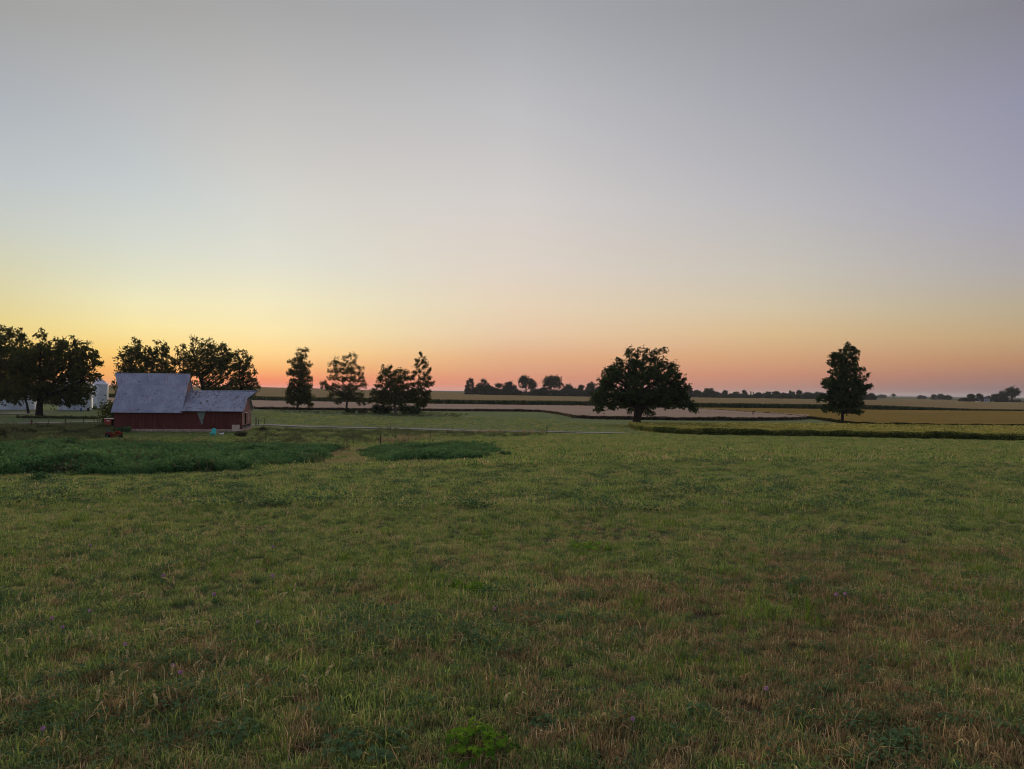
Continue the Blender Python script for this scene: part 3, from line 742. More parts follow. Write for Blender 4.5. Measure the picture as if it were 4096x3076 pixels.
# white farmhouse among the far right trees
M['white'] = simple('white_paint', (.62, .62, .66), .6, 0, .12, 2)
M['dark_roof'] = simple('dark_roof', (.09, .09, .10), .8, 0, .2, 2)
M['glass'] = simple('dark_glass', (.02, .025, .03), .15, 0, .1, 2)
d = ray(3937, 1600); Yh = 985
fh = thing('farmhouse', (d.x * Yh, Yh, h1(d.x * Yh, Yh)), 'small white gabled farmhouse among the far right trees', 'house')
MB().poly([(-7, 0, 0), (7, 0, 0), (7, 0, 4.6), (-7, 0, 4.6)], (0, 7, 0)).build('wall', M['white'], fh)
MB().poly([(-7.4, -.4, 4.6), (-7.4, 7.4, 4.6), (-7.4, 3.5, 7.4)], (14.8, 0, 0)).build('roof', M['dark_roof'], fh)
for wx in (-4.5, -1.5, 1.5, 4.5): MB().box((wx, -.03, 2.9), (1.1, .1, 1.5)).build('window', M['glass'], fh)
MB().box((5.5, 3.5, 7.2), (.8, .8, 2)).build('chimney', M['dark_roof'], fh)

# ------------------------------------------------------------------ crop fields
def crop_field(name, label, front, back, h, mat_top, mat_leaf, edge_leaf, edge_n, top_n, nc=500, nr=60, hvar=.08, kindleaf='soy', hfun=None, seedv=1, corn_w=.12):
    rng = np.random.default_rng(seedv)
    fp = [ground_at(x, y) if len(e) == 0 else None for (x, y, *e) in front]
    fu = np.array([p.x / p.y for p in fp]); fy = np.array([p.y for p in fp])
    bu = []; by = []
    for b in back:
        if len(b) == 3: bu.append(ray(b[0], 1570).x); by.append(b[2])
        else: p = ground_at(b[0], b[1]); bu.append(p.x / p.y); by.append(p.y)
    us = np.linspace(fu[0], fu[-1], nc)
    Yf = np.interp(us, fu, fy)
    for _ in range(4): Yf[1:-1] = (Yf[:-2] + 2 * Yf[1:-1] + Yf[2:]) / 4
    Yb = np.maximum(np.interp(us, bu, by), Yf + .6)
    ts = np.linspace(0, 1, nr)
    U, T = np.meshgrid(us, ts); YY = np.interp(U.ravel(), us, Yf).reshape(U.shape) + (Yb - Yf)[None, :] * T ** 1.3
    XX = U * YY; hh = h * (hfun(XX, YY) if hfun else 1.0)
    Z = H(XX, YY) + hh * .86 + rng.normal(size=U.shape) * hvar * .6 + vnoise(XX / 5, YY / 5, 7) * hvar * 1.5
    V = [np.stack([XX.ravel(), YY.ravel(), Z.ravel()], 1)]
    ci, rj = np.meshgrid(np.arange(nc - 1), np.arange(nr - 1)); q = (rj * nc + ci).ravel()
    F = [np.stack([q, q + 1, q + nc + 1, q + nc], 1)]
    # skirts down to the ground all round
    def skirt(idx):
        b = sum(len(v) for v in V); P = V[0][idx].copy(); P[:, 2] = H(P[:, 0], P[:, 1]) - .05
        V.append(P); k = np.arange(len(idx) - 1)
        F.append(np.stack([idx[:-1], idx[1:], b + k + 1, b + k], 1))
    skirt(np.arange(nc)); skirt(np.arange(nc) + nc * (nr - 1)); skirt(np.arange(nr) * nc); skirt(np.arange(nr) * nc + nc - 1)
    nbody = sum(len(f) for f in F)
    nb = sum(len(v) for v in V)
    tint = [np.clip(rng.normal(.5, .2, nb), 0, 1)]
    # plants standing along the near edge
    uu = rng.uniform(us[0], us[-1], edge_n); y0 = np.interp(uu, us, Yf)
    if kindleaf == 'corn':
        yy = y0 - .3 + rng.random(edge_n) ** 2 * 3.0; xx = uu * yy
        hs = h * (hfun(xx, yy) if hfun else 1.0); z0 = H(xx, yy)
        tops = z0 + hs * rng.uniform(.72, 1.12, edge_n)
        a = rng.uniform(0, 3.14, edge_n); ww = corn_w * rng.uniform(.7, 1.6, edge_n) * 3
        bx, by_ = np.cos(a) * ww, np.sin(a) * ww
        zb = z0 + rng.uniform(-.05, .6, edge_n) * hs
        lean = rng.normal(size=edge_n) * .25
        P = np.stack([np.stack([xx - bx, yy - by_, zb], 1), np.stack([xx + bx, yy + by_, zb], 1), np.stack([xx + bx * .3 + lean, yy, tops], 1), np.stack([xx - bx * .3 + lean, yy, tops - .1], 1)], 1).reshape(-1, 3)
        tt = np.repeat(np.clip(rng.normal(.4, .25, edge_n), 0, 1), 4); tt[2::4] += .3; tt[3::4] += .3
        V.append(P); F.append(np.arange(edge_n * 4).reshape(-1, 4) + nb); tint.append(np.clip(tt, 0, 1))
    else:
        yy = y0 - rng.random(edge_n) ** 1.5 * .8 + rng.random(edge_n) ** 2 * .8; xx = uu * yy
        hs = h * (hfun(xx, yy) if hfun else 1.0); f = rng.random(edge_n) ** .8
        bump = 1 + .35 * vnoise(xx / 1.6, yy / 1.6, 5) + .25 * vnoise(xx / 5, yy / 5, 6)
        zz = H(xx, yy) + hs * f * bump * 1.02
        LV, LF, lt = leaf_quads(np.stack([xx, yy, zz], 1), edge_leaf * rng.uniform(.6, 1.4, edge_n), rng, .3, tint=np.clip(f * .42 - .02 + rng.normal(size=edge_n) * .25, 0, 1))
        V.append(LV); F.append(LF + nb); tint.append(lt)
    nb2 = sum(len(v) for v in V)
    if top_n:
        uu = rng.uniform(us[0], us[-1], top_n); tt = rng.random(top_n) ** 1.6
        y0 = np.interp(uu, us, Yf); y1 = np.interp(uu, us, Yb); yy = y0 + (y1 - y0) * tt; xx = uu * yy
        hs = h * (hfun(xx, yy) if hfun else 1.0)
        zz = H(xx, yy) + hs * .86 + rng.random(top_n) * hs * .2
        sz = edge_leaf * rng.uniform(.7, 1.6, top_n) * (1 + tt)
        LV, LF, lt = leaf_quads(np.stack([xx, yy, zz], 1), sz, rng, .6, tint=np.clip(.72 + rng.normal(size=top_n) * .18, 0, 1))
        V.append(LV); F.append(LF + nb2); tint.append(lt)
    me = np_mesh(name, np.concatenate(V), np.concatenate(F), mat_top, np.concatenate(tint))
    me.materials.append(mat_leaf)
    mi = np.ones(len(me.polygons), np.int32); mi[:nbody] = 0; me.polygons.foreach_set('material_index', mi)
    o = link(name, me); tag(o, label, kind='stuff'); return o

def topmat(name, c0, c1, c2, sx=.02, sy=.12):
    m, t, o = newmat(name)
    p = wpos(t); n1 = nnoise(t, 1.0, 4, .65, nscale(t, p, (sx, sy, 1))); n2 = nnoise(t, .8, 4, .7, p)
    s = wsep(t, p)
    c = nmix(t, nrange(t, n1, .35, .65), c0, c1); c = nmix(t, nrange(t, n2, .5, .72, 0, .6), c, c2)
    g = t.nodes.new('ShaderNodeNewGeometry'); ns = wsep(t, g.outputs['True Normal'])
    pbsdf(t, o, c, 1.0, 0, n2, .5, .15); return m
M['corn_top'] = topmat('corn_top', (.20, .145, .078), (.155, .125, .066), (.23, .165, .085))
M['corn_leaf'] = leafmat('corn_leaf', [(.012, .028, .008), (.022, .045, .012), (.045, .068, .020), (.11, .105, .04)], .2, .1, .3)
M['pink_top'] = topmat('pinkish_bean_top', (.28, .205, .17), (.235, .18, .14), (.23, .17, .12))
M['pink_leaf'] = leafmat('pinkish_bean_leaf', [(.035, .028, .018), (.055, .045, .024), (.11, .075, .05), (.22, .155, .115)], .2, .2, .3)
M['tan_top'] = topmat('tan_bean_top', (.19, .125, .040), (.135, .105, .034), (.23, .145, .055))
M['tan_leaf'] = leafmat('tan_bean_leaf', [(.014, .022, .008), (.025, .035, .012), (.08, .07, .03), (.19, .145, .06)], .2, .2, .3)
M['yel_top'] = topmat('yellow_bean_top', (.38, .29, .11), (.29, .25, .09), (.46, .34, .13), .05, .2)
M['yel_leaf'] = leafmat('yellow_bean_leaf', [(.035, .060, .018), (.075, .11, .030), (.15, .17, .045), (.33, .30, .085), (.52, .43, .13)], .25, .3, .3)

crop_field('corn_field', 'tall drying corn field with a dark green front edge across the whole view',
  [(-900, 1572), (0, 1583), (440, 1590), (1100, 1603), (1800, 1617), (2140, 1621), (2170, 1620), (2370, 1624), (2800, 1631), (3300, 1637), (3700, 1642), (4096, 1645), (4900, 1652)],
  [(-900, 0, 1150), (1800, 0, 1120), (2050, 0, 795), (2420, 0, 800), (2740, 0, 975), (3480, 0, 890), (3620, 0, 1300), (3820, 0, 1250), (3850, 0, 945), (4100, 0, 945), (4900, 0, 1100)],
  2.45, M['corn_top'], M['corn_leaf'], .3, 26000, 0, 700, 90, .14, 'corn', lambda X, Y: 1 - .62 * sstep(.45, .66, X / Y) , 3)
crop_field('bean_field', 'pinkish brown bean field with a dark edge behind the pasture trees',
  [(-700, 1608), (300, 1618), (700, 1628), (1020, 1637), (1400, 1642), (1800, 1645), (2050, 1646), (2160, 1648), (2230, 1658), (2290, 1672), (2400, 1677), (2700, 1681), (3000, 1683), (3180, 1681), (3235, 1677)],
  [(-700, 1586), (0, 1591), (440, 1595), (1100, 1608), (1800, 1622), (2370, 1629), (2790, 1640), (3000, 1652), (3240, 1668)],
  .85, M['pink_top'], M['pink_leaf'], .3, 22000, 0, 700, 60, .05, 'soy', None, 4)
crop_field('bean_field', 'tan bean field at the right with a dark edge behind the yellow strip',
  [(2795, 1642), (3000, 1655), (3240, 1675), (3300, 1684), (3390, 1697), (3500, 1706), (3700, 1709), (4096, 1713), (4900, 1722)],
  [(2795, 1636), (3000, 1638), (3300, 1642), (3700, 1647), (4096, 1650), (4900, 1657)],
  .80, M['tan_top'], M['tan_leaf'], .26, 22000, 0, 500, 60, .05, 'soy', None, 5)
crop_field('bean_strip', 'yellowing bean strip with a leafy green front edge at the right of the meadow',
  [(2515, 1712), (2560, 1724), (2620, 1731), (2800, 1740), (3100, 1744), (3300, 1747), (3600, 1754), (4096, 1764), (4900, 1784)],
  [(2515, 1708), (2620, 1709), (3000, 1708), (3300, 1710), (3700, 1716), (4096, 1719), (4900, 1728)],
  .88, M['yel_top'], M['yel_leaf'], .17, 42000, 60000, 500, 60, .07, 'soy', None, 6)

# ------------------------------------------------------------------ plants scattered by geometry nodes
def scatter(name, label, P, rz, scl, idx, sources, tilt=.12, kind='stuff'):
    me = bpy.data.meshes.new(name); n = len(P)
    me.vertices.add(n); me.vertices.foreach_set('co', np.asarray(P, np.float32).ravel())
    a = me.attributes.new('rot', 'FLOAT_VECTOR', 'POINT')
    rv = np.stack([RNG.normal(size=n) * tilt, RNG.normal(size=n) * tilt, rz], 1)
    a.data.foreach_set('vector', rv.astype(np.float32).ravel())
    a = me.attributes.new('scl', 'FLOAT', 'POINT'); a.data.foreach_set('value', np.asarray(scl, np.float32))
    a = me.attributes.new('idx', 'INT', 'POINT'); a.data.foreach_set('value', np.asarray(idx, np.int32))
    c = bpy.data.collections.new(name + '_kinds')
    for k, s in enumerate(sources):
        o = bpy.data.objects.new('%s_kind_%02d' % (name, k), s); c.objects.link(o)
    g = bpy.data.node_groups.new(name, 'GeometryNodeTree')
    g.interface.new_socket('Geometry', in_out='INPUT', socket_type='NodeSocketGeometry')
    g.interface.new_socket('Geometry', in_out='OUTPUT', socket_type='NodeSocketGeometry')
    gi = g.nodes.new('NodeGroupInput'); go = g.nodes.new('NodeGroupOutput')
    ip = g.nodes.new('GeometryNodeInstanceOnPoints'); ci = g.nodes.new('GeometryNodeCollectionInfo')
    ci.inputs['Collection'].default_value = c; ci.inputs['Separate Children'].default_value = True; ci.inputs['Reset Children'].default_value = True
    ip.inputs['Pick Instance'].default_value = True
    def na(nm, dt):
        q = g.nodes.new('GeometryNodeInputNamedAttribute'); q.data_type = dt; q.inputs[0].default_value = nm
        return [s for s in q.outputs if s.enabled and s.name == 'Attribute'][0]
    g.links.new(gi.outputs[0], ip.inputs['Points']); g.links.new(ci.outputs[0], ip.inputs['Instance'])
    g.links.new(na('idx', 'INT'), ip.inputs['Instance Index']); g.links.new(na('rot', 'FLOAT_VECTOR'), ip.inputs['Rotation'])
    g.links.new(na('scl', 'FLOAT'), ip.inputs['Scale']); g.links.new(ip.outputs[0], go.inputs[0])
    ob = link(name, me); md = ob.modifiers.new('scatter', 'NODES'); md.node_group = g
    tag(ob, label, kind=kind); return ob

def blades(n, rad, h0, h1_, w0, w1, lean, rng, bend=.5, tmin=0., tmax=1.):
    """n curved blades in a disc -> V, quads, tris, tint"""
    a = rng.uniform(0, 6.283, n); r = rad * np.sqrt(rng.random(n))
    bx, by = r * np.cos(a), r * np.sin(a)
    la = a * .5 + rng.uniform(0, 6.283, n); ln = np.abs(rng.normal(size=n)) * lean
    hh = rng.uniform(h0, h1_, n); ww = rng.uniform(w0, w1, n) / 2
    fa = rng.uniform(0, 3.14159, n); wx, wy = np.cos(fa) * ww, np.sin(fa) * ww
    dx, dy = np.cos(la) * ln * hh, np.sin(la) * ln * hh
    z0 = np.full(n, -.02)
    p = lambda sx, k, z: np.stack([bx + dx * k + wx * sx, by + dy * k + wy * sx, z], 1)
    zt = hh * np.clip(1 - ln * bend, .25, 1)
    V = np.stack([p(-1, 0, z0), p(1, 0, z0), p(.85, .35, hh * .55), p(-.85, .35, hh * .55), p(0, 1, zt)], 1).reshape(-1, 3)
    i = np.arange(n)[:, None] * 5
    Q = i + np.array([[0, 1, 2, 3]]); T3 = i + np.array([[3, 2, 4]])
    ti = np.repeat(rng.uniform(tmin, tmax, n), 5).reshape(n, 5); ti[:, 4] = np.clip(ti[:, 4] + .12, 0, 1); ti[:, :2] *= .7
    return V, Q, T3, ti.ravel()
def join_meshes(name, parts, mat):
    V = []; Q = []; T3 = []; ti = []; b = 0
    for v, q, t3, t_ in parts:
        V.append(v); ti.append(t_)
        if q is not None and len(q): Q.append(q + b)
        if t3 is not None and len(t3): T3.append(t3 + b)
        b += len(v)
    F = []
    if Q: F.append(np.concatenate(Q))
    if T3: F.append(np.concatenate(T3))
    return np_mesh(name, np.concatenate(V), F, mat, np.concatenate(ti))
def leaves_part(C, size, rng, flat=1.0, t0=0, t1=1, aspect=1.1):
    v, f, t_ = leaf_quads(C, size, rng, flat, aspect, rng.uniform(t0, t1, len(C))); return v, f, None, t_

near_src = []
for k in range(9):
    r = np.random.default_rng(300 + k)
    if k < 4:      # short mown stubble
        near_src.append(join_meshes('stubble', [blades(2, .08, .05, .10, .0015, .003, .8, r, tmin=.8), blades(50, .075, .02, .065, .0025, .005, .7, r, tmin=.0, tmax=1), blades(10, .09, .02, .04, .003, .006, 1.5, r, tmin=.3)], M['grass']))
    elif k < 7:    # longer fine grass
        near_src.append(join_meshes('tuft', [blades(1, .08, .10, .17, .002, .0035, .6, r, tmin=.75), blades(32, .06, .03, .10, .003, .0055, .9, r), blades(18, .08, .02, .06, .003, .006, 1.3, r)], M['grass']))
    else:          # clover and low broad leaves
        C = np.stack([r.normal(size=40) * .045, r.normal(size=40) * .045, r.uniform(.02, .07, 40)], 1)
        near_src.append(join_meshes('clover', [leaves_part(C, r.uniform(.012, .022, 40), r, 1.0, .2, .8, 1.0), blades(12, .07, .03, .08, .002, .004, .6, r)], M['clover_leaf']))
mid_src = []
for k in range(6):
    r = np.random.default_rng(330 + k)
    if k < 3: mid_src.append(join_meshes('mid_stubble', [blades(70, .2, .03, .085, .006, .011, .7, r)], M['grass']))
    elif k < 5: mid_src.append(join_meshes('mid_tuft', [blades(60, .17, .05, .13, .006, .012, .65, r)], M['grass']))
    else:
        C = np.stack([r.normal(size=60) * .12, r.normal(size=60) * .12, r.uniform(.03, .12, 60)], 1)
        mid_src.append(join_meshes('mid_clover', [leaves_part(C, r.uniform(.03, .05, 60), r, 1.0)], M['clover_leaf']))
far_src = []
for k in range(4):
    r = np.random.default_rng(350 + k)
    far_src.append(join_meshes('far_tuft', [blades(70, .6, .04, .11 if k < 3 else .18, .022, .04, .6, r)], M['grass']))

def band(y0, y1, dens, side=1.0):
    """random ground points in the camera's half of the meadow between two distances"""
    M_ = 4.0 + .06 * y0; W = .74 * y1 + M_; y0 = y0 * .62 if y0 < 3 else y0
    n = int(dens * (y1 - y0) * 2 * W); X = RNG.uniform(-W, W, n); Y = RNG.uniform(y0, y1, n)
    k = np.abs(X) < .74 * Y + M_
    return X[k], Y[k]
def keep_meadow(X, Y):
    px, py = project(X, Y, H(X, Y))
    # not on the bean strip, and not past the lane
    front = np.interp(px, [2450, 2520, 2620, 2800, 3300, 4096, 5000], [1733, 1716, 1733, 1742, 1749, 1766, 1788])
    lane = np.interp(px, [-900, 0, 460, 1000, 1400, 2450], [1700, 1700, 1695, 1712, 1716, 1738])
    return np.where(px > 2450, py > front, py > lane)
def grass_set(name, label, bands, srcs, wts, smin, smax):
    P = []
    for (a, b, dn) in bands:
        X, Y = band(a, b, dn); k = keep_meadow(X, Y); P.append(np.stack([X[k], Y[k], H(X[k], Y[k])], 1))
    P = np.concatenate(P); n = len(P)
    # tufts grow in drifts: pick kinds by a slow noise so that patches differ
    nz = vnoise(P[:, 0] / .9, P[:, 1] / .9, 9) + vnoise(P[:, 0] / .35, P[:, 1] / .35, 10) * .6 + RNG.normal(size=n) * .6
    order = np.argsort(np.argsort(nz)) / n
    cw = np.cumsum(wts) / np.sum(wts); idx = np.searchsorted(cw, order).clip(0, len(srcs) - 1)
    thick = 1 + .5 * vnoise(P[:, 0] / 1.4, P[:, 1] / 1.4, 12) + .5 * vnoise(P[:, 0] / .4, P[:, 1] / .4, 13)
    return scatter(name, label, P, RNG.uniform(0, 6.283, n), RNG.uniform(smin, smax, n) * thick, idx, srcs)
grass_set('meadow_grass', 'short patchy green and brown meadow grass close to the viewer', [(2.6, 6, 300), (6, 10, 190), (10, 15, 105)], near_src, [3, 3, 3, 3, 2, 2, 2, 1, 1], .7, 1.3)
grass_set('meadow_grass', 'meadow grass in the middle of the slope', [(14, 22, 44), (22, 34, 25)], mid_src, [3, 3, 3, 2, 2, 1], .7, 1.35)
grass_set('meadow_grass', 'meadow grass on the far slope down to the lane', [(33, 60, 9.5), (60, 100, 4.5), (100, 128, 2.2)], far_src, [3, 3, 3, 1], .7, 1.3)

# weeds
def in_poly(x, y, poly):
    c = np.zeros(len(x), bool); n = len(poly)
    for i in range(n):
        x1, y1 = poly[i]; x2, y2 = poly[(i + 1) % n]
        if y1 == y2: continue
        k = ((y1 > y) != (y2 > y)) & (x < (x2 - x1) * (y - y1) / (y2 - y1) + x1); c ^= k
    return c
def region_points(poly, dens, rag=1.7):
    G = [ground_at(*p) for p in poly]
    x0, x1 = min(g.x for g in G), max(g.x for g in G); y0, y1 = min(g.y for g in G), max(g.y for g in G)
    n = int(dens * (x1 - x0) * (y1 - y0)); X = RNG.uniform(x0, x1, n); Y = RNG.uniform(y0, y1, n)
    k = in_poly(X + rag * 1.2 * vnoise(X / 3, Y / 3, 31) + RNG.normal(size=n) * rag * .3, Y + rag * 2.6 * vnoise(X / 2.5, Y / 2.5, 32) + RNG.normal(size=n) * rag * .5, [(g.x, g.y) for g in G]); k &= (vnoise(X / 4.5, Y / 4.5, 41) + .4 * vnoise(X / 1.5, Y / 1.5, 42) > -.24) | (RNG.random(n) < .22); X, Y = X[k], Y[k]
    return np.stack([X, Y, H(X, Y)], 1)
weed_src = []
for k in range(5):
    r = np.random.default_rng(400 + k); C = []
    for s_ in range(14):
        bx, by = r.normal(size=2) * .16; hh = r.uniform(.25, .6); m_ = 16
        f = r.random(m_) ** .7
        C.append(np.stack([bx * (1 + f * .6) + r.normal(size=m_) * .07, by * (1 + f * .6) + r.normal(size=m_) * .07, hh * f + .03], 1))
    C = np.concatenate(C)
    hgt = C[:, 2] / .6
    v, f_, t_ = leaf_quads(C, r.uniform(.05, .11, len(C)), r, .5, 1.4, np.clip(.2 + hgt * .5 + r.normal(size=len(C)) * .15, 0, 1))
    weed_src.append(join_meshes('weed', [(v, f_, None, t_), blades(20, .2, .3, .75, .008, .014, .3, r, tmin=.4)], M['weed']))
def weeds(name, label, poly, dens, smin, smax, src=weed_src, drift=.55):
    P = region_points(poly, dens); n = len(P)
    nz = vnoise(P[:, 0] / 2.2, P[:, 1] / 2.2, 20) + vnoise(P[:, 0] / .9, P[:, 1] / .9, 21) * .5
    scl = RNG.uniform(smin, smax, n) * (1 + drift * 2 * nz)
    return scatter(name, label, P, RNG.uniform(0, 6.28, n), scl, RNG.integers(0, len(src), n), src)
weeds('weed_patch', 'wide bed of dark green weeds between the mown meadow and the barn lawn',
  [(-500, 1785), (0, 1790), (300, 1784), (600, 1794), (900, 1796), (1200, 1798), (1300, 1800), (1315, 1812), (1240, 1842), (1160, 1866), (1000, 1882), (700, 1893), (500, 1897), (250, 1890), (100, 1905), (-500, 1920)], 8, .5, 1.1)
weeds('weed_patch', 'separate island of dark green weeds right of the straw coloured gap',
  [(1480, 1797), (1600, 1788), (1800, 1790), (1950, 1797), (2000, 1808), (1970, 1825), (1850, 1842), (1700, 1852), (1580, 1850), (1520, 1838), (1490, 1815)], 10, .45, .95)
# rough grass, dead grass
BEDS = [[(-500, 1765), (0, 1768), (300, 1762), (600, 1778), (900, 1780), (1200, 1785), (1315, 1800), (1160, 1866), (1000, 1882), (500, 1897), (-500, 1920)], [(1480, 1797), (1800, 1790), (2010, 1810), (1850, 1842), (1580, 1850)]]
rough_src = []
for k in range(4):
    r = np.random.default_rng(430 + k)
    C = r.normal(size=(30, 3)) * np.array([.3, .3, .12]) + np.array([0, 0, .22])
    rough_src.append(join_meshes('rough', [blades(40, .4, .2, .5, .02, .035, .35, r), leaves_part(C, r.uniform(.06, .12, 30), r, .4)], M['brush']))
dead_src = []
for k in range(3):
    r = np.random.default_rng(440 + k)
    dead_src.append(join_meshes('dead', [blades(40, .3, .4, .95, .012, .022, .22, r)], M['deadgrass']))
weeds('rough_grass', 'rough brownish grass around the rail fence and the barn foot', [(-500, 1705), (60, 1705), (420, 1700), (470, 1728), (430, 1752), (200, 1760), (0, 1765), (-500, 1765)], 1.6, .7, 1.4, rough_src)
weeds('rough_grass', 'uneven weedy grass of the paddock beside the barn', [(1030, 1712), (1300, 1722), (1700, 1726), (1800, 1735), (1650, 1752), (1480, 1775), (1200, 1772), (1030, 1765)], .9, .5, 1.1, rough_src)
weeds('rough_grass', 'ragged verge of the lane with low clumps', [(1500, 1714), (1800, 1726), (2180, 1733), (2230, 1741), (2000, 1748), (1700, 1745), (1550, 1725)], .8, .4, 1.0, rough_src)
weeds('dead_grass', 'pale dead grass along the wire fence', [(1500, 1770), (1560, 1762), (1640, 1752), (1745, 1742), (1745, 1755), (1660, 1764), (1560, 1778), (1505, 1782)], 1.1, .45, .95, dead_src)
weeds('dead_grass', 'pale dead grass where the lane meets the meadow', [(1900, 1727), (2170, 1732), (2185, 1737), (2040, 1738), (1900, 1735)], 1.0, .5, .9, dead_src)

weeds('rough_grass', 'darker strip of rough tufts in the pasture under the row of field trees', [(1040, 1640), (1400, 1646), (1750, 1650), (1880, 1658), (1820, 1668), (1500, 1664), (1200, 1652)], .35, .5, .9, rough_src)  # tuft strip added to make a darker band across the pasture
for bed_, lab_ in zip(BEDS, ('brownish seed stalks poking out of the wide weed bed', 'brownish seed stalks poking out of the island of weeds')):
    weeds('weed_stalks', lab_, bed_, .7, .7, 1.5, rough_src)
weeds('pasture_grass', 'smooth grazed pasture grass between the lane and the bean field',
  [(1030, 1650), (1500, 1666), (1800, 1664), (2200, 1672), (2300, 1690), (2510, 1696), (2500, 1727), (2200, 1723), (1800, 1714), (1400, 1706), (1030, 1697)], .5, .7, 1.5, far_src)
# straw coloured gap grass between the two weed beds
straw_src = []
for k in range(3):
    r = np.random.default_rng(450 + k)
    straw_src.append(join_meshes('straw', [blades(50, .25, .08, .26, .01, .018, .4, r)], M['straw'] if 'straw' in M else M['deadgrass']))
weeds('straw_grass', 'straw coloured grass filling the gap between the weed beds',
  [(1325, 1796), (1470, 1798), (1490, 1835), (1530, 1853), (1700, 1858), (2000, 1850), (1900, 1866), (1500, 1868), (1180, 1885), (1230, 1862), (1320, 1835)], 5.0, .7, 1.3, straw_src)

# ------------------------------------------------------------------ barn
def board_mat(name, c0, c1, cdark, sx=3.2):
    m, t, o = newmat(name)
    tc = t.nodes.new('ShaderNodeTexCoord'); P = tc.outputs['Object']
    n = nnoise(t, 1.0, 4, .7, nscale(t, P, (sx, sx, .35))); n2 = nnoise(t, .9, 4, .6, P)
    s = wsep(t, P)
    wv = nmath(t, 'FRACT', nmath(t, 'MULTIPLY', nmath(t, 'ADD', s[0], s[1]), 4.2))
    gap = nrange(t, wv, .0, .08, 0, 1, False)
    c = nmix(t, nrange(t, n, .3, .7), c0, c1); c = nmix(t, nrange(t, n2, .52, .75, 0, .7), c, cdark)
    c = nmix(t, gap, tuple(v * .35 for v in c0), c)
    pbsdf(t, o, c, .9, 0, gap, .5, .02); return m
M['barn_red'] = board_mat('faded_red_boards', (.10, .032, .028), (.165, .052, .045), (.075, .045, .038))
M['barn_end'] = board_mat('pinkish_weathered_boards', (.30, .15, .125), (.38, .20, .17), (.22, .13, .11))
M['grey_board'] = board_mat('grey_weathered_boards', (.15, .135, .13), (.21, .19, .18), (.10, .09, .085))
def roof_mat(name, rust, seams):
    m, t, o = newmat(name)
    tc = t.nodes.new('ShaderNodeTexCoord'); P = tc.outputs['Object']; s = wsep(t, P)
    n1 = nnoise(t, 1.0, 5, .7, nscale(t, P, (1.6, 1.1, 1.1))); n4 = nnoise(t, 2.6, 4, .8, P); n2 = nnoise(t, .5, 3, .6, P); n3 = nnoise(t, 1.0, 3, .6, nscale(t, P, (9, 1.2, 1.2)))
    c = nmix(t, nrange(t, n2, .35, .65), (.21, .24, .33), (.30, .33, .43))
    sheet = nmath(t, 'FRACT', nmath(t, 'MULTIPLY', s[0], 1.45)); c = nmix(t, nrange(t, sheet, 0, .06, .35, 0), c, (.22, .2, .22))
    row = nmath(t, 'FRACT', nmath(t, 'MULTIPLY', s[2], seams)); c = nmix(t, nrange(t, row, 0, .07, .45, 0), c, (.2, .18, .2))
    fl = nmath(t, 'ADD', nmath(t, 'MULTIPLY', n1, .5), nmath(t, 'MULTIPLY', n4, .5))
    c = nmix(t, nrange(t, fl, rust, rust + .05, 0, .9), c, (.05, .035, .035))
    c = nmix(t, nrange(t, n3, .48, .66, 0, .6), c, (.26, .17, .20))
    c = nmix(t, nrange(t, nnoise(t, 1.0, 2, .6, nscale(t, P, (14, 2.5, 2.5))), .56, .66, 0, .55), c, (.12, .11, .15))
    wv = nmath(t, 'SINE', nmath(t, 'MULTIPLY', s[0], 60))
    pbsdf(t, o, c, .5, .25, wv, .35, .02); return m
M['roof'] = roof_mat('galvanised_roof', .575, .42); M['roof_low'] = roof_mat('rust_spotted_roof', .53, .85)
M['stone'] = simple('foundation_stone', (.42, .30, .25), .95, 0, .3, 2.5)
M['trim'] = simple('worn_white_trim', (.62, .60, .60), .8, 0, .2, 4)
M['patch'] = simple('grey_green_patch', (.20, .23, .20), .7, .1, .25, 3)
M['ply'] = simple('bare_plywood', (.58, .45, .36), .8, 0, .15, 3)
M['dark'] = simple('dark_opening', (.012, .010, .010), .95, 0, .2, 3)
bx, by = -59.9, 113.0
bz = h1(bx + 9, by + 2) + .0
barn = thing('barn', (bx, by, bz), 'weathered red barn with a steep grey metal roof and a lower wing on its right', 'barn', R(10))
D, EZ, RZ, LZ, LX, L = 8.6, 3.35, 8.75, 6.15, 9.5, 18.4
f0 = .45
MB().box((L / 2, .1, (EZ + f0) / 2), (L, .18, EZ - f0)).build('wall', M['barn_red'], barn)
MB().box((L / 2, D - .1, (EZ + f0) / 2), (L, .18, EZ - f0)).build('wall', M['barn_red'], barn)
MB().box((L / 2 + .03, D / 2, f0 / 2 - .4), (L + .12, D + .1, f0 + .8)).build('foundation', M['stone'], barn)
def gable(x, top, mat, nm='gable_wall', z0=f0):
    return MB().poly([(x, .2, z0), (x, D - .2, z0), (x, D - .2, EZ), (x, D / 2, top - .12), (x, .2, EZ)], (.18, 0, 0)).build(nm, mat, barn)
gable(0.0, RZ, M['barn_red']); gable(LX - .2, RZ, M['barn_end'], z0=EZ - .4); gable(L - .18, LZ, M['barn_end'])
def slope(pts, side, top, mat, name='roof', th=.09):
    """pts: (x, s) with s 0 at the ridge and 1 at the eave line"""
    ov = 1.10; q = []
    for x, s in pts:
        yy = D / 2 - side * (D / 2) * s * ov; zz = top + (EZ - top) * s * ov
        q.append((x, yy, zz + .06))
    a, b, c = Vector(q[0]), Vector(q[1]), Vector(q[2]); n = (b - a).cross(c - a).normalized()
    if n.z < 0: n = -n
    return MB().poly(q, n * th).build(name, mat, barn)
mp = [(-.3, 1), (9.75, 1), (9.75, 0), (-1.35, 0), (-.3, .36)]
slope(mp, 1, RZ, M['roof']); slope(mp, -1, RZ, M['roof'])
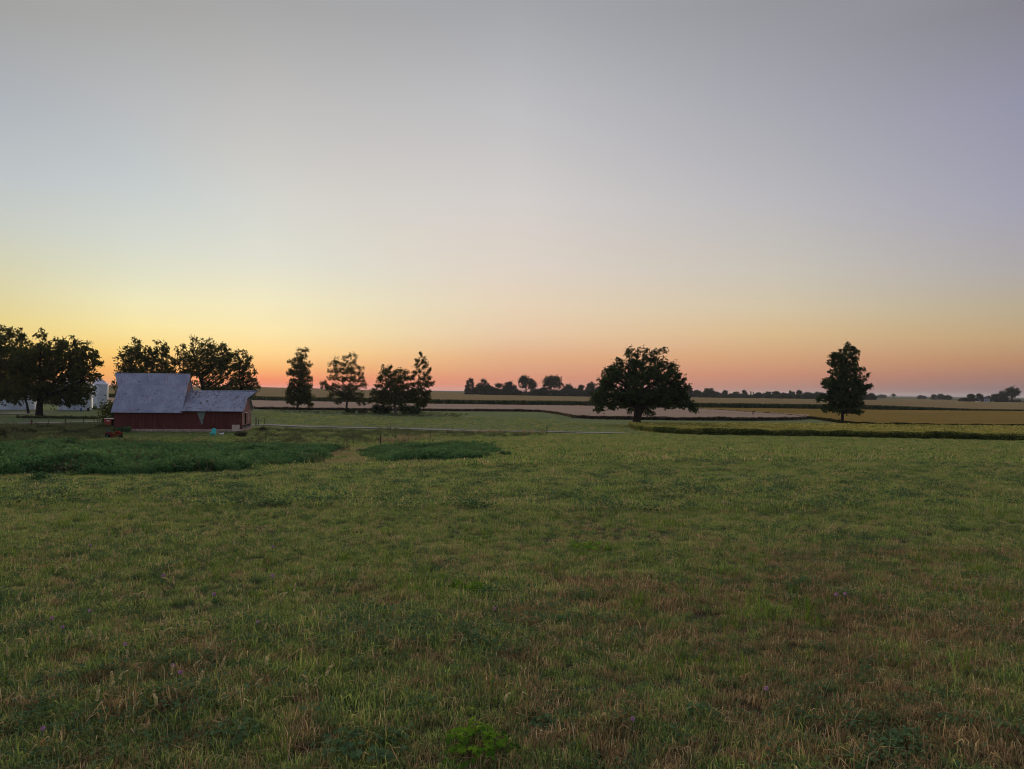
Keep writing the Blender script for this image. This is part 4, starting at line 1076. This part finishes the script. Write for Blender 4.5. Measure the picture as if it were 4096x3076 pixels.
lp = [(9.0 + .5, 1), (18.75, 1), (18.75, .34), (20.0, -.03), (9.5, 0)]
slope(lp, 1, LZ, M['roof_low']); slope(lp, -1, LZ, M['roof_low'])
MB().tube([(-1.3, D / 2, RZ + .14), (9.75, D / 2, RZ + .14)], .09, 8).build('ridge_cap', M['roof'], barn)
MB().tube([(9.8, D / 2, LZ + .14), (19.9, D / 2, LZ + .2)], .08, 8).build('ridge_cap', M['roof_low'], barn)
MB().tube([(18.8, D / 2, LZ - .1), (19.9, D / 2, LZ + .1)], .06, 6).build('hood_beam', M['trim'], barn)
# rake boards on the low gable and on the middle gable
def rake(x, top, mat, s1=1.05, s0=.0):
    for side in (1, -1):
        a = Vector((x, D / 2 - side * D / 2 * s0, top + (EZ - top) * s0 - .12)); b = Vector((x, D / 2 - side * D / 2 * s1, top + (EZ - top) * s1 - .12))
        MB().poly([a, b, b + Vector((0, 0, .16)), a + Vector((0, 0, .16))], (.05, 0, 0)).build('rake_board', mat, barn)
rake(18.45, LZ, M['trim'], 1.05, .1); rake(9.5, RZ, M['trim'], .62, .05)
MB().poly([(11.75, -.02, EZ - .1), (13.15, -.02, EZ - .1), (12.78, -.02, 2.0), (12.62, -.02, 1.15), (12.5, -.02, 1.15), (12.3, -.02, 1.75)], (0, -.05, 0)).build('wall_patch', M['patch'], barn, label='grey green triangular patch on the red wall')
MB().box((17.55, -.06, .62), (1.15, .1, 1.0)).build('hatch', M['ply'], barn, label='pale plywood hatch at the foot of the wall')
MB().box((L + .04, 3.0, 2.0), (.07, 1.0, 1.7)).build('door', M['dark'], barn)  # near-black panel stands in for the shade inside the open doorway
MB().box((L + .09, 3.2, 2.93), (.08, 2.0, .12)).build('lintel', M['trim'], barn)
MB().box((L + .05, D / 2, .9), (.07, D - .6, .12)).build('sill_beam', M['dark'], barn)
MB().box((L + .03, D / 2 - .3, .48), (.05, D - 1.4, .75)).build('skirting', M['grey_board'], barn)
for (yy, z0_, z1_) in ((.5, 2.3, 3.25), (1.1, 1.1, 2.1), (6.2, 2.4, 3.3), (5.6, 1.5, 2.3), (7.6, 2.6, 3.3), (4.6, 4.3, 4.6)):
    MB().box((L + .03, yy, (z0_ + z1_) / 2), (.05, .09, z1_ - z0_)).build('trim', M['trim'], barn)
for k in range(9):
    MB().box((9.56, 2.95 + (k % 2) * .12, 5.0 + k * .17), (.06, .12, .1)).build('trim', M['trim'], barn)
MB().box((14.0, -.0, 1.8), (.05, .06, 2.6)).build('batten', M['barn_red'], barn)

# ------------------------------------------------------------------ grain bins
def bin_mat():
    m, t, o = newmat('bin_steel')
    tc = t.nodes.new('ShaderNodeTexCoord'); P = tc.outputs['Object']; s = wsep(t, P)
    n = nnoise(t, .8, 4, .6, P); ring = nmath(t, 'SINE', nmath(t, 'MULTIPLY', s[2], 62.8 / 1.1))
    seam = nmath(t, 'FRACT', nmath(t, 'MULTIPLY', s[2], .9))
    c = nmix(t, nrange(t, n, .3, .7), (.48, .54, .62), (.60, .65, .72)); c = nmix(t, nrange(t, seam, 0, .05, .5, 0), c, (.3, .32, .36))
    pbsdf(t, o, c, .45, .35, ring, .35, .02); return m
M['bin'] = bin_mat()
M['bin_roof'] = simple('bin_roof_steel', (.55, .54, .62), .45, .4, .12, 1)
M['concrete'] = simple('concrete', (.26, .25, .24), .95, 0, .2, 2)
def grain_bin(label, cxp, wpx, Y, hb, roof_h):
    d = ray(cxp, 1600); s = FPX / Y; r = wpx / s / 2; x, y = d.x * Y, Y
    root = thing('grain_bin', (x, y, h1(x, y)), label, 'grain bin', group='grain bins')
    MB().lathe([(r * 1.04, -.6), (r * 1.04, .25), (r * .5, .25)], 40).build('base', M['concrete'], root)
    MB().lathe([(r, .2), (r, hb)], 64).build('shell', M['bin'], root, True)
    mb = MB().lathe([(r * 1.05, hb - .08), (r * 1.04, hb + .03), (r * .12, hb + roof_h), (r * .12, hb + roof_h + .25), (.02, hb + roof_h + .3)], 40)
    for k in range(24):
        a = 2 * math.pi * k / 24
        mb.tube([(r * 1.04 * math.cos(a), r * 1.04 * math.sin(a), hb + .06), (r * .13 * math.cos(a), r * .13 * math.sin(a), hb + roof_h + .03)], .035, 4)
    mb.build('roof', M['bin_roof'], root)
    MB().box((-r * .3, -r * .96, 1.1), (.8, .12, 1.9)).build('door', M['bin_roof'], root)
    mb = MB(); lx, ly = r * .5, -r * .9
    for dx in (-.2, .2): mb.tube([(lx + dx, ly, .3), (lx + dx, ly, hb)], .03, 4)
    for k in range(int(hb / .35)): mb.tube([(lx - .2, ly, .4 + k * .35), (lx + .2, ly, .4 + k * .35)], .02, 4)
    mb.build('ladder', M['bin_roof'], root)
    return root
grain_bin('slim silver grain bin in the open just left of the barn', 397, 63, 243, 8.0, 1.9)
grain_bin('wider grain bin half hidden by the yard tree, next to the slim one', 302, 122, 226, 7.9, 2.4)
grain_bin('broad low grain bin seen under the left tree between the trunks', 62, 150, 224, 6.6, 2.8)
grain_bin('grain bin cut by the left edge of the view', -100, 160, 228, 6.6, 2.8)

# ------------------------------------------------------------------ small things by the barn
M['red'] = simple('faded_red_paint', (.34, .05, .035), .55, 0, .2, 4)
M['orange'] = simple('orange_red_paint', (.16, .028, .016), .85, 0, .15, 4)
M['black'] = simple('black_rubber', (.016, .016, .016), .8, 0, .2, 4)
M['grey'] = simple('grey_plastic', (.09, .11, .11), .85, 0, .2, 4)
M['turq'] = simple('turquoise_plastic', (.035, .48, .45), .5, 0, .08, 4)
M['blue'] = simple('blue_plastic', (.05, .12, .26), .5, 0, .1, 4)
M['green'] = simple('dark_green_paint', (.03, .09, .045), .5, 0, .2, 4)
M['bucket'] = simple('white_plastic', (.62, .62, .62), .5, 0, .1, 4)

def wheel(root, x, y, r, w_, name='wheel'):
    mb = MB(); n = 20; b = 0
    prof = [(r * .5, -w_ / 2), (r * .92, -w_ / 2), (r, -w_ * .25), (r, w_ * .25), (r * .92, w_ / 2), (r * .5, w_ / 2)]
    for pr, pw in prof:
        for k in range(n):
            a = 2 * math.pi * k / n; mb.v.append((x + pr * math.cos(a), y + pw, r + pr * math.sin(a)))
    for i in range(len(prof) - 1):
        for k in range(n): k2 = (k + 1) % n; mb.f.append((i * n + k, i * n + k2, (i + 1) * n + k2, (i + 1) * n + k))
    o = mb.build(name, M['black'], root)
    rim = MB(); rim.tube([(x, y - w_ * .42, r), (x, y + w_ * .42, r)], r * .52, 16); rim.build('rim', M['grey'], o)
    return o
g = ground_at(456, 1752)
mw = thing('riding_mower', g, 'orange red riding mower parked on the lawn left of the barn', 'riding mower', R(6))
MB().poly([(.15, -.3, .45), (.95, -.3, .42), (.98, -.3, .62), (.75, -.3, .80), (.2, -.3, .88)], (0, .6, 0)).build('hood', M['orange'], mw)
MB().poly([(-.95, -.42, .38), (.2, -.42, .38), (.2, -.42, .52), (-.35, -.42, .54), (-.5, -.42, .72), (-.95, -.42, .70)], (0, .84, 0)).build('body', M['orange'], mw)
MB().lathe([(.05, .30), (.52, .30), (.58, .22), (.56, .14), (.05, .14)], 24, (.15, -.05, 0)).build('mowing_deck', M['orange'], mw)
s_ = MB().box((-.55, 0, .78), (.42, .44, .10)); s_.box((-.78, 0, 1.0), (.10, .42, .42), 0, 0, R(-12)); s_.build('seat', M['grey'], mw)
mb = MB(); mb.tube([(.12, 0, .85), (-.08, 0, 1.08)], .025, 6)
ring = [(-.08 + .17 * math.cos(a) * .75, .17 * math.sin(a), 1.08 + .17 * math.cos(a) * .55) for a in [i * math.pi / 6 for i in range(13)]]
mb.tube(ring, .02, 5, False); mb.build('steering_wheel', M['black'], mw)
for (x, y, r_) in ((.72, -.42, .19), (.72, .42, .19), (-.62, -.47, .29), (-.62, .47, .29)): wheel(mw, x, y, r_, .18 if r_ < .2 else .26)
MB().box((.97, 0, .55), (.04, .44, .16)).build('grille', M['black'], mw)

d = ray(441, 1710); Yc = 124; g = Vector((d.x * Yc, Yc, h1(d.x * Yc, Yc)))
ct = thing('farm_cart', g, 'red boxy farm cart with a pale lid at the left barn corner', 'farm cart', R(10))
MB().box((-.2, 0, 1.0), (1.05, 1.2, 1.15)).build('body', M['red'], ct)
MB().box((-.18, 0, 1.62), (1.2, 1.3, .07)).build('lid', M['trim'], ct)
MB().box((.62, 0, .95), (.55, 1.1, 1.0)).build('tail_box', M['dark'], ct)
MB().box((-.15, -.62, 1.25), (.45, .03, .16)).build('plate', M['trim'], ct)
for (x, y) in ((-.5, -.66), (-.5, .66), (.5, -.66), (.5, .66)): wheel(ct, x, y, .28, .14)

g = ground_at(853, 1746)
ch = thing('garden_chair', g, 'turquoise slatted garden chair on the lawn in front of the barn', 'chair', R(8))
for sx in (-1, 1):
    MB().box((sx * .31, -.38, .27), (.07, .09, .54)).build('leg', M['turq'], ch)
    MB().poly([(sx * .27, -.42, .36), (sx * .27, .42, .06), (sx * .27, .46, .12), (sx * .27, -.36, .44)], (sx * .05, 0, 0)).build('leg', M['turq'], ch)
    MB().box((sx * .33, -.08, .57), (.13, .78, .04)).build('armrest', M['turq'], ch)
mb = MB()
for k in range(5): mb.box((0, -.36 + k * .11, .42 - k * .035), (.54, .095, .03))
mb.build('seat', M['turq'], ch)
mb = MB()
for k in range(7):
    hgt = .72 + .16 * math.cos((k - 3) / 3 * 1.35); x = (k - 3) * .088
    mb.poly([(x - .039, .12, .30), (x + .039, .12, .30), (x + .044, .38, .30 + hgt * .92), (x, .385, .30 + hgt * .96), (x - .044, .38, .30 + hgt * .92)], (0, .03, 0))
mb.box((0, .27, .58), (.6, .04, .07)); mb.build('backrest', M['turq'], ch)

g = ground_at(888, 1742)
bk = thing('bucket', g, 'white plastic bucket lying beside the turquoise chair', 'bucket', R(20))
mb = MB(); mb.tube([(-.3, 0, .19), (.25, 0, .21)], [.14, .2], 18, False); mb.tube([(-.3, 0, .19), (-.29, 0, .19)], [.14, .14], 18); mb.build('pail', M['bucket'], bk)
mb = MB(); mb.tube([(.25, -.2, .21), (.42, -.12, .05), (.42, .12, .05), (.25, .2, .21)], .012, 5); mb.build('handle', M['wire'], bk)
g = ground_at(873, 1736)
bk2 = thing('bucket', g, 'small pinkish bucket standing behind the white one', 'bucket')
MB().lathe([(.001, 0), (.13, 0), (.17, .32), (.155, .32), (.12, .02)], 18).build('pail', M['stone'], bk2)
mb = MB(); mb.tube([(-.17, 0, .3), (-.12, 0, .45), (.12, 0, .45), (.17, 0, .3)], .01, 5); mb.build('handle', M['wire'], bk2)

d = ray(375, 1638); Yc = 236; g = Vector((d.x * Yc, Yc, h1(d.x * Yc, Yc)))
tr_ = thing('tractor', g, 'little dark green tractor with a white canopy by the slim grain bin', 'tractor', R(0))
MB().poly([(-.7, -.35, .5), (.9, -.35, .5), (.9, -.35, 1.05), (.1, -.35, 1.15), (-.7, -.35, .85)], (0, .7, 0)).build('body', M['green'], tr_)
MB().box((-.45, 0, 1.95), (1.1, 1.0, .06)).build('canopy', M['trim'], tr_)
for x, y in ((-.9, -.45), (-.9, .45), (0, -.45), (0, .45)): MB().tube([(x, y, .9), (x, y, 1.93)], .03, 5).build('canopy_post', M['black'], tr_)
MB().box((-.6, 0, 1.0), (.4, .45, .12)).build('seat', M['black'], tr_)
for (x, y, r_) in ((.7, -.45, .26), (.7, .45, .26), (-.55, -.5, .45), (-.55, .5, .45)): wheel(tr_, x, y, r_, .2)
def barrel(label, px, Yb, mat, h=.9, r=.3):
    d = ray(px, 1640); o_ = thing('barrel', (d.x * Yb, Yb, h1(d.x * Yb, Yb)), label, 'barrel')
    MB().lathe([(.01, .0), (r * .93, 0), (r, .06), (r, h * .3), (r * 1.04, h * .33), (r, h * .36), (r, h * .64), (r * 1.04, h * .67), (r, h * .7), (r, h - .05), (r * .93, h), (.01, h)], 20).build('drum', mat, o_, True)
    MB().lathe([(.01, h), (.05, h), (.05, h + .05), (.01, h + .05)], 10, (.15, 0, 0)).build('cap', M['black'], o_)
barrel('blue drum at the foot of the wider grain bin', 324, 216, M['blue'])
barrel('dark drum standing at the right foot of the wider grain bin', 353, 219, M['dark'])

# ------------------------------------------------------------------ fences
def fence(label, pts, wires=(.35, .75, 1.05), pm='post', name='wire_fence'):
    """pts: (px, py base, height m, radius m)"""
    G = [ground_at(p[0], p[1]) for p in pts]; base = G[0]
    root = thing(name, base, label, 'fence')
    tops = []
    for g, p in zip(G, pts):
        q = g - base; lx = random.uniform(-.05, .05); h = p[2]; r = p[3]
        mb = MB(); mb.tube([q + Vector((0, 0, -.4)), q + Vector((lx * .5, 0, h * .5)), q + Vector((lx, 0, h))], [r, r * .97, r * .9], 7); mb.build('post', M[p[4] if len(p) > 4 else pm], root)
        tops.append((q, lx, h))
    for wz in wires:
        mb = MB()
        for (a, la, ha), (b, lb, hb) in zip(tops[:-1], tops[1:]):
            A = a + Vector((la * wz, 0, min(wz, ha * .95))); B = b + Vector((lb * wz, 0, min(wz, hb * .95)))
            n = 6; mb.tube([A.lerp(B, k / n) - Vector((0, 0, .04 * math.sin(math.pi * k / n))) for k in range(n + 1)], .006, 4, False)
        mb.build('wire', M['wire'], root)
    return root
fence('wire fence with one thick grey wooden post and thin steel posts below the paddock',
  [(1062, 1768, 1.1, .025), (1185, 1773, 1.1, .025), (1307, 1777, 1.1, .035), (1415, 1779, 1.1, .025), (1522, 1781, 1.25, .085), (1580, 1772, 1.05, .035), (1633, 1764, 1.1, .03), (1680, 1758, 1.1, .035), (1722, 1753, 1.1, .03), (1790, 1746, 1.0, .025), (1860, 1742, 1.0, .025)])
fence('low wire fence of thin posts along the near side of the lane',
  [(1480, 1716, 1.0, .03), (1562, 1718, 1.1, .03), (1687, 1724, 1.1, .035), (1812, 1728, 1.0, .03), (1925, 1731, 1.0, .03), (2075, 1734, 1.0, .03), (2187, 1738, 1.35, .07), (2300, 1741, .9, .03)], (.5, .9))
fence('rough farm fence with a reddish wooden post left of the barn',
  [(-150, 1716, 1.2, .07), (-10, 1714, 1.2, .07), (127, 1711, 1.35, .13, 'post_red'), (192, 1704, 1.1, .06), (262, 1700, 1.05, .1), (335, 1698, 1.0, .06), (415, 1696, 1.0, .06)], (.4, .9), name='farm_fence')
fence('short fence run of three posts at the right rear corner of the barn', [(1024, 1703, 1.5, .1), (1034, 1700, 1.2, .07), (1058, 1699, 1.1, .06)], (.5, 1.0), name='farm_fence')
def lone_post(label, px, py, h, r, mat='post'):
    g = ground_at(px, py); mb = MB(); mb.tube([(0, 0, -.3), (.02, 0, h * .5), (.03, .01, h)], [r, r, r * .85], 8); mb.tube([(.03, .01, h), (.03, .01, h + .03)], [r * .8, r * .4], 8)
    o = mb.build('field_post', M[mat]); o.location = g; tag(o, label, 'post')
lone_post('short dark stake standing in the pinkish bean field', 3012, 1667, 1.9, .18)
def tall_weed(label, px, py, Yw, h, seed):
    rng = np.random.default_rng(seed); d = ray(px, py); g = Vector((d.x * Yw, Yw, h1(d.x * Yw, Yw)))
    root = thing('tall_weed', g, label, 'weed')
    mb = MB(); mb.tube([(0, 0, 0), (.05, 0, h * .6), (-.05, 0, h)], [.03, .02, .01], 5)
    C = np.stack([rng.normal(size=60) * .12, rng.normal(size=60) * .12, rng.uniform(h * .45, h, 60)], 1)
    v, f, t_ = leaf_quads(C, .09, rng); link('leaves', np_mesh('leaves', v, f, M['brush'], t_), root); mb.build('stem', M['post'], root)
tall_weed('left one of two dark weed stalks rising from the yellow bean strip', 2975, 1713, 150, 1.5, 1)
tall_weed('right and bushier one of two dark weed stalks in the yellow bean strip', 2985, 1713, 150, 1.6, 2)

# ------------------------------------------------------------------ plants singled out in the foreground
def palm_leaf(c, size, n, a0, rng):
    """a lobed maple-like leaf as a fan of points around its centre"""
    n = n.normalized(); a = n.cross(Vector((rng.uniform(-1, 1), rng.uniform(-1, 1), .3))).normalized(); b = n.cross(a)
    pts = []
    for k in range(15):
        th = -2.6 + 5.2 * k / 14; lobe = (1.0 if k in (7,) else .92 if k in (4, 10) else .72 if k in (1, 13) else .46)
        pts.append(c + (a * math.cos(th) + b * math.sin(th)) * size * lobe + n * size * .12 * (1 - lobe))
    return [c - a * size * .25] + pts
def leafy_plant(name, label, px, py, rad, hgt, n, lsize, mat, seed):
    g = ground_at(px, py); rng = random.Random(seed); root = thing(name, g, label, 'plant')
    V = []; F = []; ti = []; mb = MB()
    for k in range(n):
        a = rng.uniform(0, 6.283); r = rad * math.sqrt(rng.random()); r *= 1 + .35 * math.sin(a * 3 + seed) * rng.random(); x, y = r * math.cos(a), r * math.sin(a) * .8
        dome = math.sqrt(max(0, 1 - (r / rad) ** 2)) * rng.uniform(.55, 1.15); z = hgt * (.2 + .8 * dome * rng.uniform(.35, 1))
        nrm = Vector((x / rad * .9 + rng.uniform(-.5, .5), y / rad * .9 + rng.uniform(-.7, .3), 1))
        P = palm_leaf(Vector((x, y, z)), lsize * rng.uniform(.6, 1.25), nrm, a, rng); b = len(V); V += [tuple(p) for p in P]
        for q in range(1, 15): F.append((b, b + q, b + q + 1))
        tv = min(1, max(0, .05 + .75 * z / hgt + rng.uniform(-.4, .3))); ti += [tv] * len(P)
        if k % 3 == 0: mb.tube([(x * .2, y * .2, -.02), (x * .6, y * .6, z * .6), (x, y, z)], [.003, .0022, .0012], 4, False)
    link('leaves', np_mesh('leaves', V, np.array(F), mat, ti), root)
    mb.build('stems', M['stem'], root)
    return root
leafy_plant('seedling', 'bright yellow green maple like seedling clump at the bottom centre', 1905, 3035, .18, .14, 150, .024, M['bright'], 1)
leafy_plant('seedling', 'small bright seedling clump further up the middle of the meadow', 1878, 2372, .20, .13, 70, .032, M['bright'], 2)
leafy_plant('seedling', 'small bright green low clump in the centre right of the meadow', 2360, 2205, .28, .12, 60, .035, M['bright'], 3)
leafy_plant('broadleaf_weed', 'dull green round leaved weed left of the bright bottom clump', 1440, 3030, .24, .12, 110, .026, M['clover_leaf'], 4)
leafy_plant('broadleaf_weed', 'blue green broad leaved weed in the middle of the foreground', 1905, 2600, .16, .12, 70, .026, M['clover_leaf'], 5)
leafy_plant('broadleaf_weed', 'flat bluish weed clump at the lower left', 930, 2960, .17, .10, 80, .024, M['clover_leaf'], 6)
leafy_plant('broadleaf_weed', 'grey green weed clump in the lower right part of the meadow', 3600, 2990, .14, .09, 60, .024, M['clover_leaf'], 7)
leafy_plant('broadleaf_weed', 'low dull green weed right of the bright bottom clump', 2180, 2920, .10, .07, 40, .022, M['clover_leaf'], 8)
leafy_plant('broadleaf_weed', 'pale green weed at the bottom left of the right half', 2790, 2880, .13, .08, 50, .024, M['clover_leaf'], 9)

def grass_clump(label, px, py, n, rad, h0, h1v, seed, wd=.008, lean=.35, mat='blade'):
    rng = np.random.default_rng(seed); g = ground_at(px, py)
    v, q, t3, ti = blades(n, rad, h0, h1v, wd * .6, wd, lean, rng)
    me = join_meshes('grass_clump', [(v, q, t3, ti)], M[mat]); o = link('grass_clump', me); o.location = g
    return tag(o, label, 'grass clump')
grass_clump('tall bright grass clump in the right middle of the meadow', 3030, 2490, 60, .26, .12, .36, 1)
grass_clump('narrow bright grass clump right of the tall wide one', 3232, 2500, 16, .05, .14, .38, 2, .01)
grass_clump('few long bright blades fanning out at the right', 3860, 2712, 7, .03, .16, .27, 3, .013, .5)
grass_clump('three thin bright stalks above the centre right', 2860, 2310, 12, .2, .15, .40, 4, .01)
grass_clump('bright clump at the right edge of the meadow', 3985, 2410, 22, .16, .1, .28, 5)
grass_clump('loose green grass clump left of the small seedling', 1640, 2390, 70, .3, .1, .28, 6, .007)
grass_clump('broad bladed green clump left of centre', 1300, 2720, 60, .22, .08, .22, 7, .006)
grass_clump('upright green blades above the bright bottom clump', 1960, 2800, 34, .16, .07, .17, 8, .006, .3)
grass_clump('soft green clump in the lower left', 520, 2830, 50, .18, .06, .17, 9, .006, .6)
grass_clump('green clump at the bottom left of the bright seedling', 1080, 3020, 50, .14, .06, .15, 10, .005, .5)
grass_clump('light green patch of blades in the upper middle of the meadow', 2620, 2110, 70, .5, .08, .22, 11, .012)
grass_clump('thin blades standing at the bottom right of the bright seedling', 2320, 3040, 8, .03, .08, .15, 12, .006)
grass_clump('short leafy clump at the lower right', 3290, 2900, 22, .1, .05, .12, 13, .006)
grass_clump('tuft of light blades left of the tall bright clump', 2560, 2430, 20, .12, .08, .24, 14, .008)

tuft_src = []
for k in range(3):
    r = np.random.default_rng(700 + k)
    tuft_src.append(join_meshes('bright_tuft', [blades(26, .06, .05, .14, .003, .006, .7, r)], M['blade']))
Xb, Yb_ = band(2.6, 16, 5.5)
kb = vnoise(Xb / 1.3, Yb_ / 1.3, 55) + RNG.normal(size=len(Xb)) * .12 > .05; Xb, Yb_ = Xb[kb], Yb_[kb]
scatter('green_grass', 'livelier green grass tufts dotted through the near meadow', np.stack([Xb, Yb_, H(Xb, Yb_)], 1), RNG.uniform(0, 6.28, len(Xb)), RNG.uniform(.6, 1.5, len(Xb)), RNG.integers(0, 3, len(Xb)), tuft_src)
clover_px = [(207, 2520), (250, 2550), (357, 2482), (170, 2985), (500, 2630), (720, 2752), (1090, 2215), (1090, 2345), (1030, 2535), (652, 2345), (3065, 2822), (1980, 2472), (3345, 2426), (3380, 2424), (690, 2730), (855, 2430), (2530, 2962), (360, 2210)]
clab = 'pink clover head standing on a thin stem in the meadow grass'
CLAB = ['pink clover head, upper of the three at the far left', 'pink clover head just right of the upper far left one', 'pink clover head by the pale foxtails in the left meadow', 'large pink clover head in the bottom left corner of the meadow', 'pink clover head right of a pale foxtail in the lower left', 'deep pink clover head, right one of the close pair in the lower left', 'pale clover head high up left of the meadow middle', 'pale clover head directly below the one left of the meadow middle', 'pink clover head alone beside a green clump left of centre', 'small pale clover head above the lower left foxtails', 'pink clover head alone in the lower right of the meadow', 'small pink clover head under the small bright seedling in the centre', 'left one of the twin clover heads right of the tall bright grass clump', 'right one of the twin clover heads right of the tall bright grass clump', 'faded clover head, left one of the close pair in the lower left', 'faint clover head in brown grass above the centre left clover', 'whitish clover head right of the bright bottom seedling', 'faint clover head high up at the left of the meadow']
def clover_at(g, s, clab):
    o = thing('clover_flower', g, clab, 'flower', random.uniform(0, 6), 'pink clover heads in the meadow')
    o.scale = (s, s, s); return o
rr = np.random.default_rng(5)
pts = rr.normal(size=(110, 3)); pts /= np.linalg.norm(pts, axis=1, keepdims=True)
cv, cf, _ = leaf_quads(pts * .009 + np.array([0, 0, .105]), .009, rr, 0, 1.2)
cme = np_mesh('flower_head', cv, cf, M['petal'])
sm = MB(); sm.tube([(0, 0, -.02), (.006, 0, .05), (0, 0, .1)], .0014, 5)
for k in range(3):
    a = k * 2.1; sm.add([(0, 0, .05), (.02 * math.cos(a), .02 * math.sin(a), .055), (.026 * math.cos(a + .35), .026 * math.sin(a + .35), .062), (.02 * math.cos(a + .7), .02 * math.sin(a + .7), .056)], [(0, 1, 2, 3)])
s0 = sm.build('stem', M['clover_leaf']); sme = s0.data; bpy.data.objects.remove(s0)
for k, (x, y) in enumerate(clover_px):
    g = ground_at(x, y + 18); o = clover_at(g, .9 + .2 * random.random() + (.25 if y < 2450 else 0), CLAB[k])
    link('flower_head', cme, o); link('stem', sme, o)

# foxtails
fx_head = []
for k in range(4):
    r = np.random.default_rng(600 + k); n = 130; f = r.random(n)
    bend = .012 * (k - 1)
    ax = np.stack([bend * 2 * f ** 2, 0 * f, .11 + f * .055 - abs(bend) * f ** 2], 1)
    a = r.uniform(0, 6.28, n); rad = .0042 * np.sin(np.pi * (.12 + .8 * f)) ** .6
    C = ax + np.stack([np.cos(a) * rad, np.sin(a) * rad, 0 * a], 1)
    v, q, t_ = leaf_quads(C, .007, r, 0, 1.6); fx_head.append(np_mesh('seed_head', v, q, M['seed']))
s1 = MB(); s1.tube([(0, 0, -.02), (.002, 0, .06), (0, 0, .115)], .0012, 4)
s1.add([(0, 0, .03), (.004, 0, .035), (.05, .01, .085), (.002, 0, .045)], [(0, 1, 2, 3)])
s1 = s1.build('stem', M['stem']); fx_stem = s1.data; bpy.data.objects.remove(s1)
fx_px = [(285, 2600), (330, 2610), (265, 2625), (450, 2605), (390, 2620), (400, 2640), (535, 2560), (615, 2570), (640, 2560), (790, 2565), (685, 2530), (655, 2370), (770, 2500), (895, 2400), (750, 2720), (660, 2600), (600, 2600), (40, 2690), (475, 2690), (600, 2920), (380, 2905), (465, 2830), (620, 2700),
         (1100, 2430), (850, 2530), (1045, 2210), (980, 2150), (770, 2160), (800, 2155), (850, 2160), (955, 2150), (990, 2155), (1110, 2130), (820, 2240), (715, 2190), (880, 2120), (940, 2290), (680, 2290), (540, 2430), (560, 2440), (450, 2460), (220, 2310), (275, 2320), (235, 2330), (410, 2430), (1165, 2420), (840, 2650), (2020, 2900)]
rd = random.Random(3)
for _ in range(75): fx_px.append((rd.uniform(60, 1450), 2080 + rd.random() ** 1.4 * 750))
for _ in range(20): fx_px.append((rd.uniform(1100, 1750), 1872 + rd.uniform(-10, 40)))
for k, (x, y) in enumerate(fx_px):
    g = ground_at(x, y + 22 if y > 2000 else y); o = thing('foxtail', g, 'straw yellow foxtail grass head nodding above the meadow', 'grass stalk', rd.uniform(0, 6.28), 'foxtail heads in the left meadow')
    s = rd.uniform(.95, 1.4) * (1.15 if y < 2300 else 1) * (1.9 if y < 1990 else 1)
    o.scale = (s, s, s); o.rotation_euler[0] = rd.uniform(-.3, .3); o.rotation_euler[1] = rd.uniform(-.3, .3)
    link('seed_head', fx_head[k % 4], o); link('stem', fx_stem, o)

# ------------------------------------------------------------------ the morning air
hm, ht_, ho = newmat('haze'); pv = ht_.nodes.new('ShaderNodeVolumePrincipled')
pv.inputs['Color'].default_value = (.80, .84, .95, 1); pv.inputs['Density'].default_value = 0.00005; pv.inputs['Anisotropy'].default_value = .2
ht_.links.new(pv.outputs[0], ho.inputs['Volume'])
hz = MB().box((0, 250, 5), (19600, 19900, 46)).build('haze', hm); tag(hz, 'thin pale morning haze over the fields', kind='stuff')

SC.render.engine = 'CYCLES'
SC.cycles.max_bounces = 5; SC.cycles.diffuse_bounces = 3; SC.cycles.glossy_bounces = 2; SC.cycles.transmission_bounces = 3
SC.cycles.use_denoising = True; SC.cycles.filter_width = 1.0
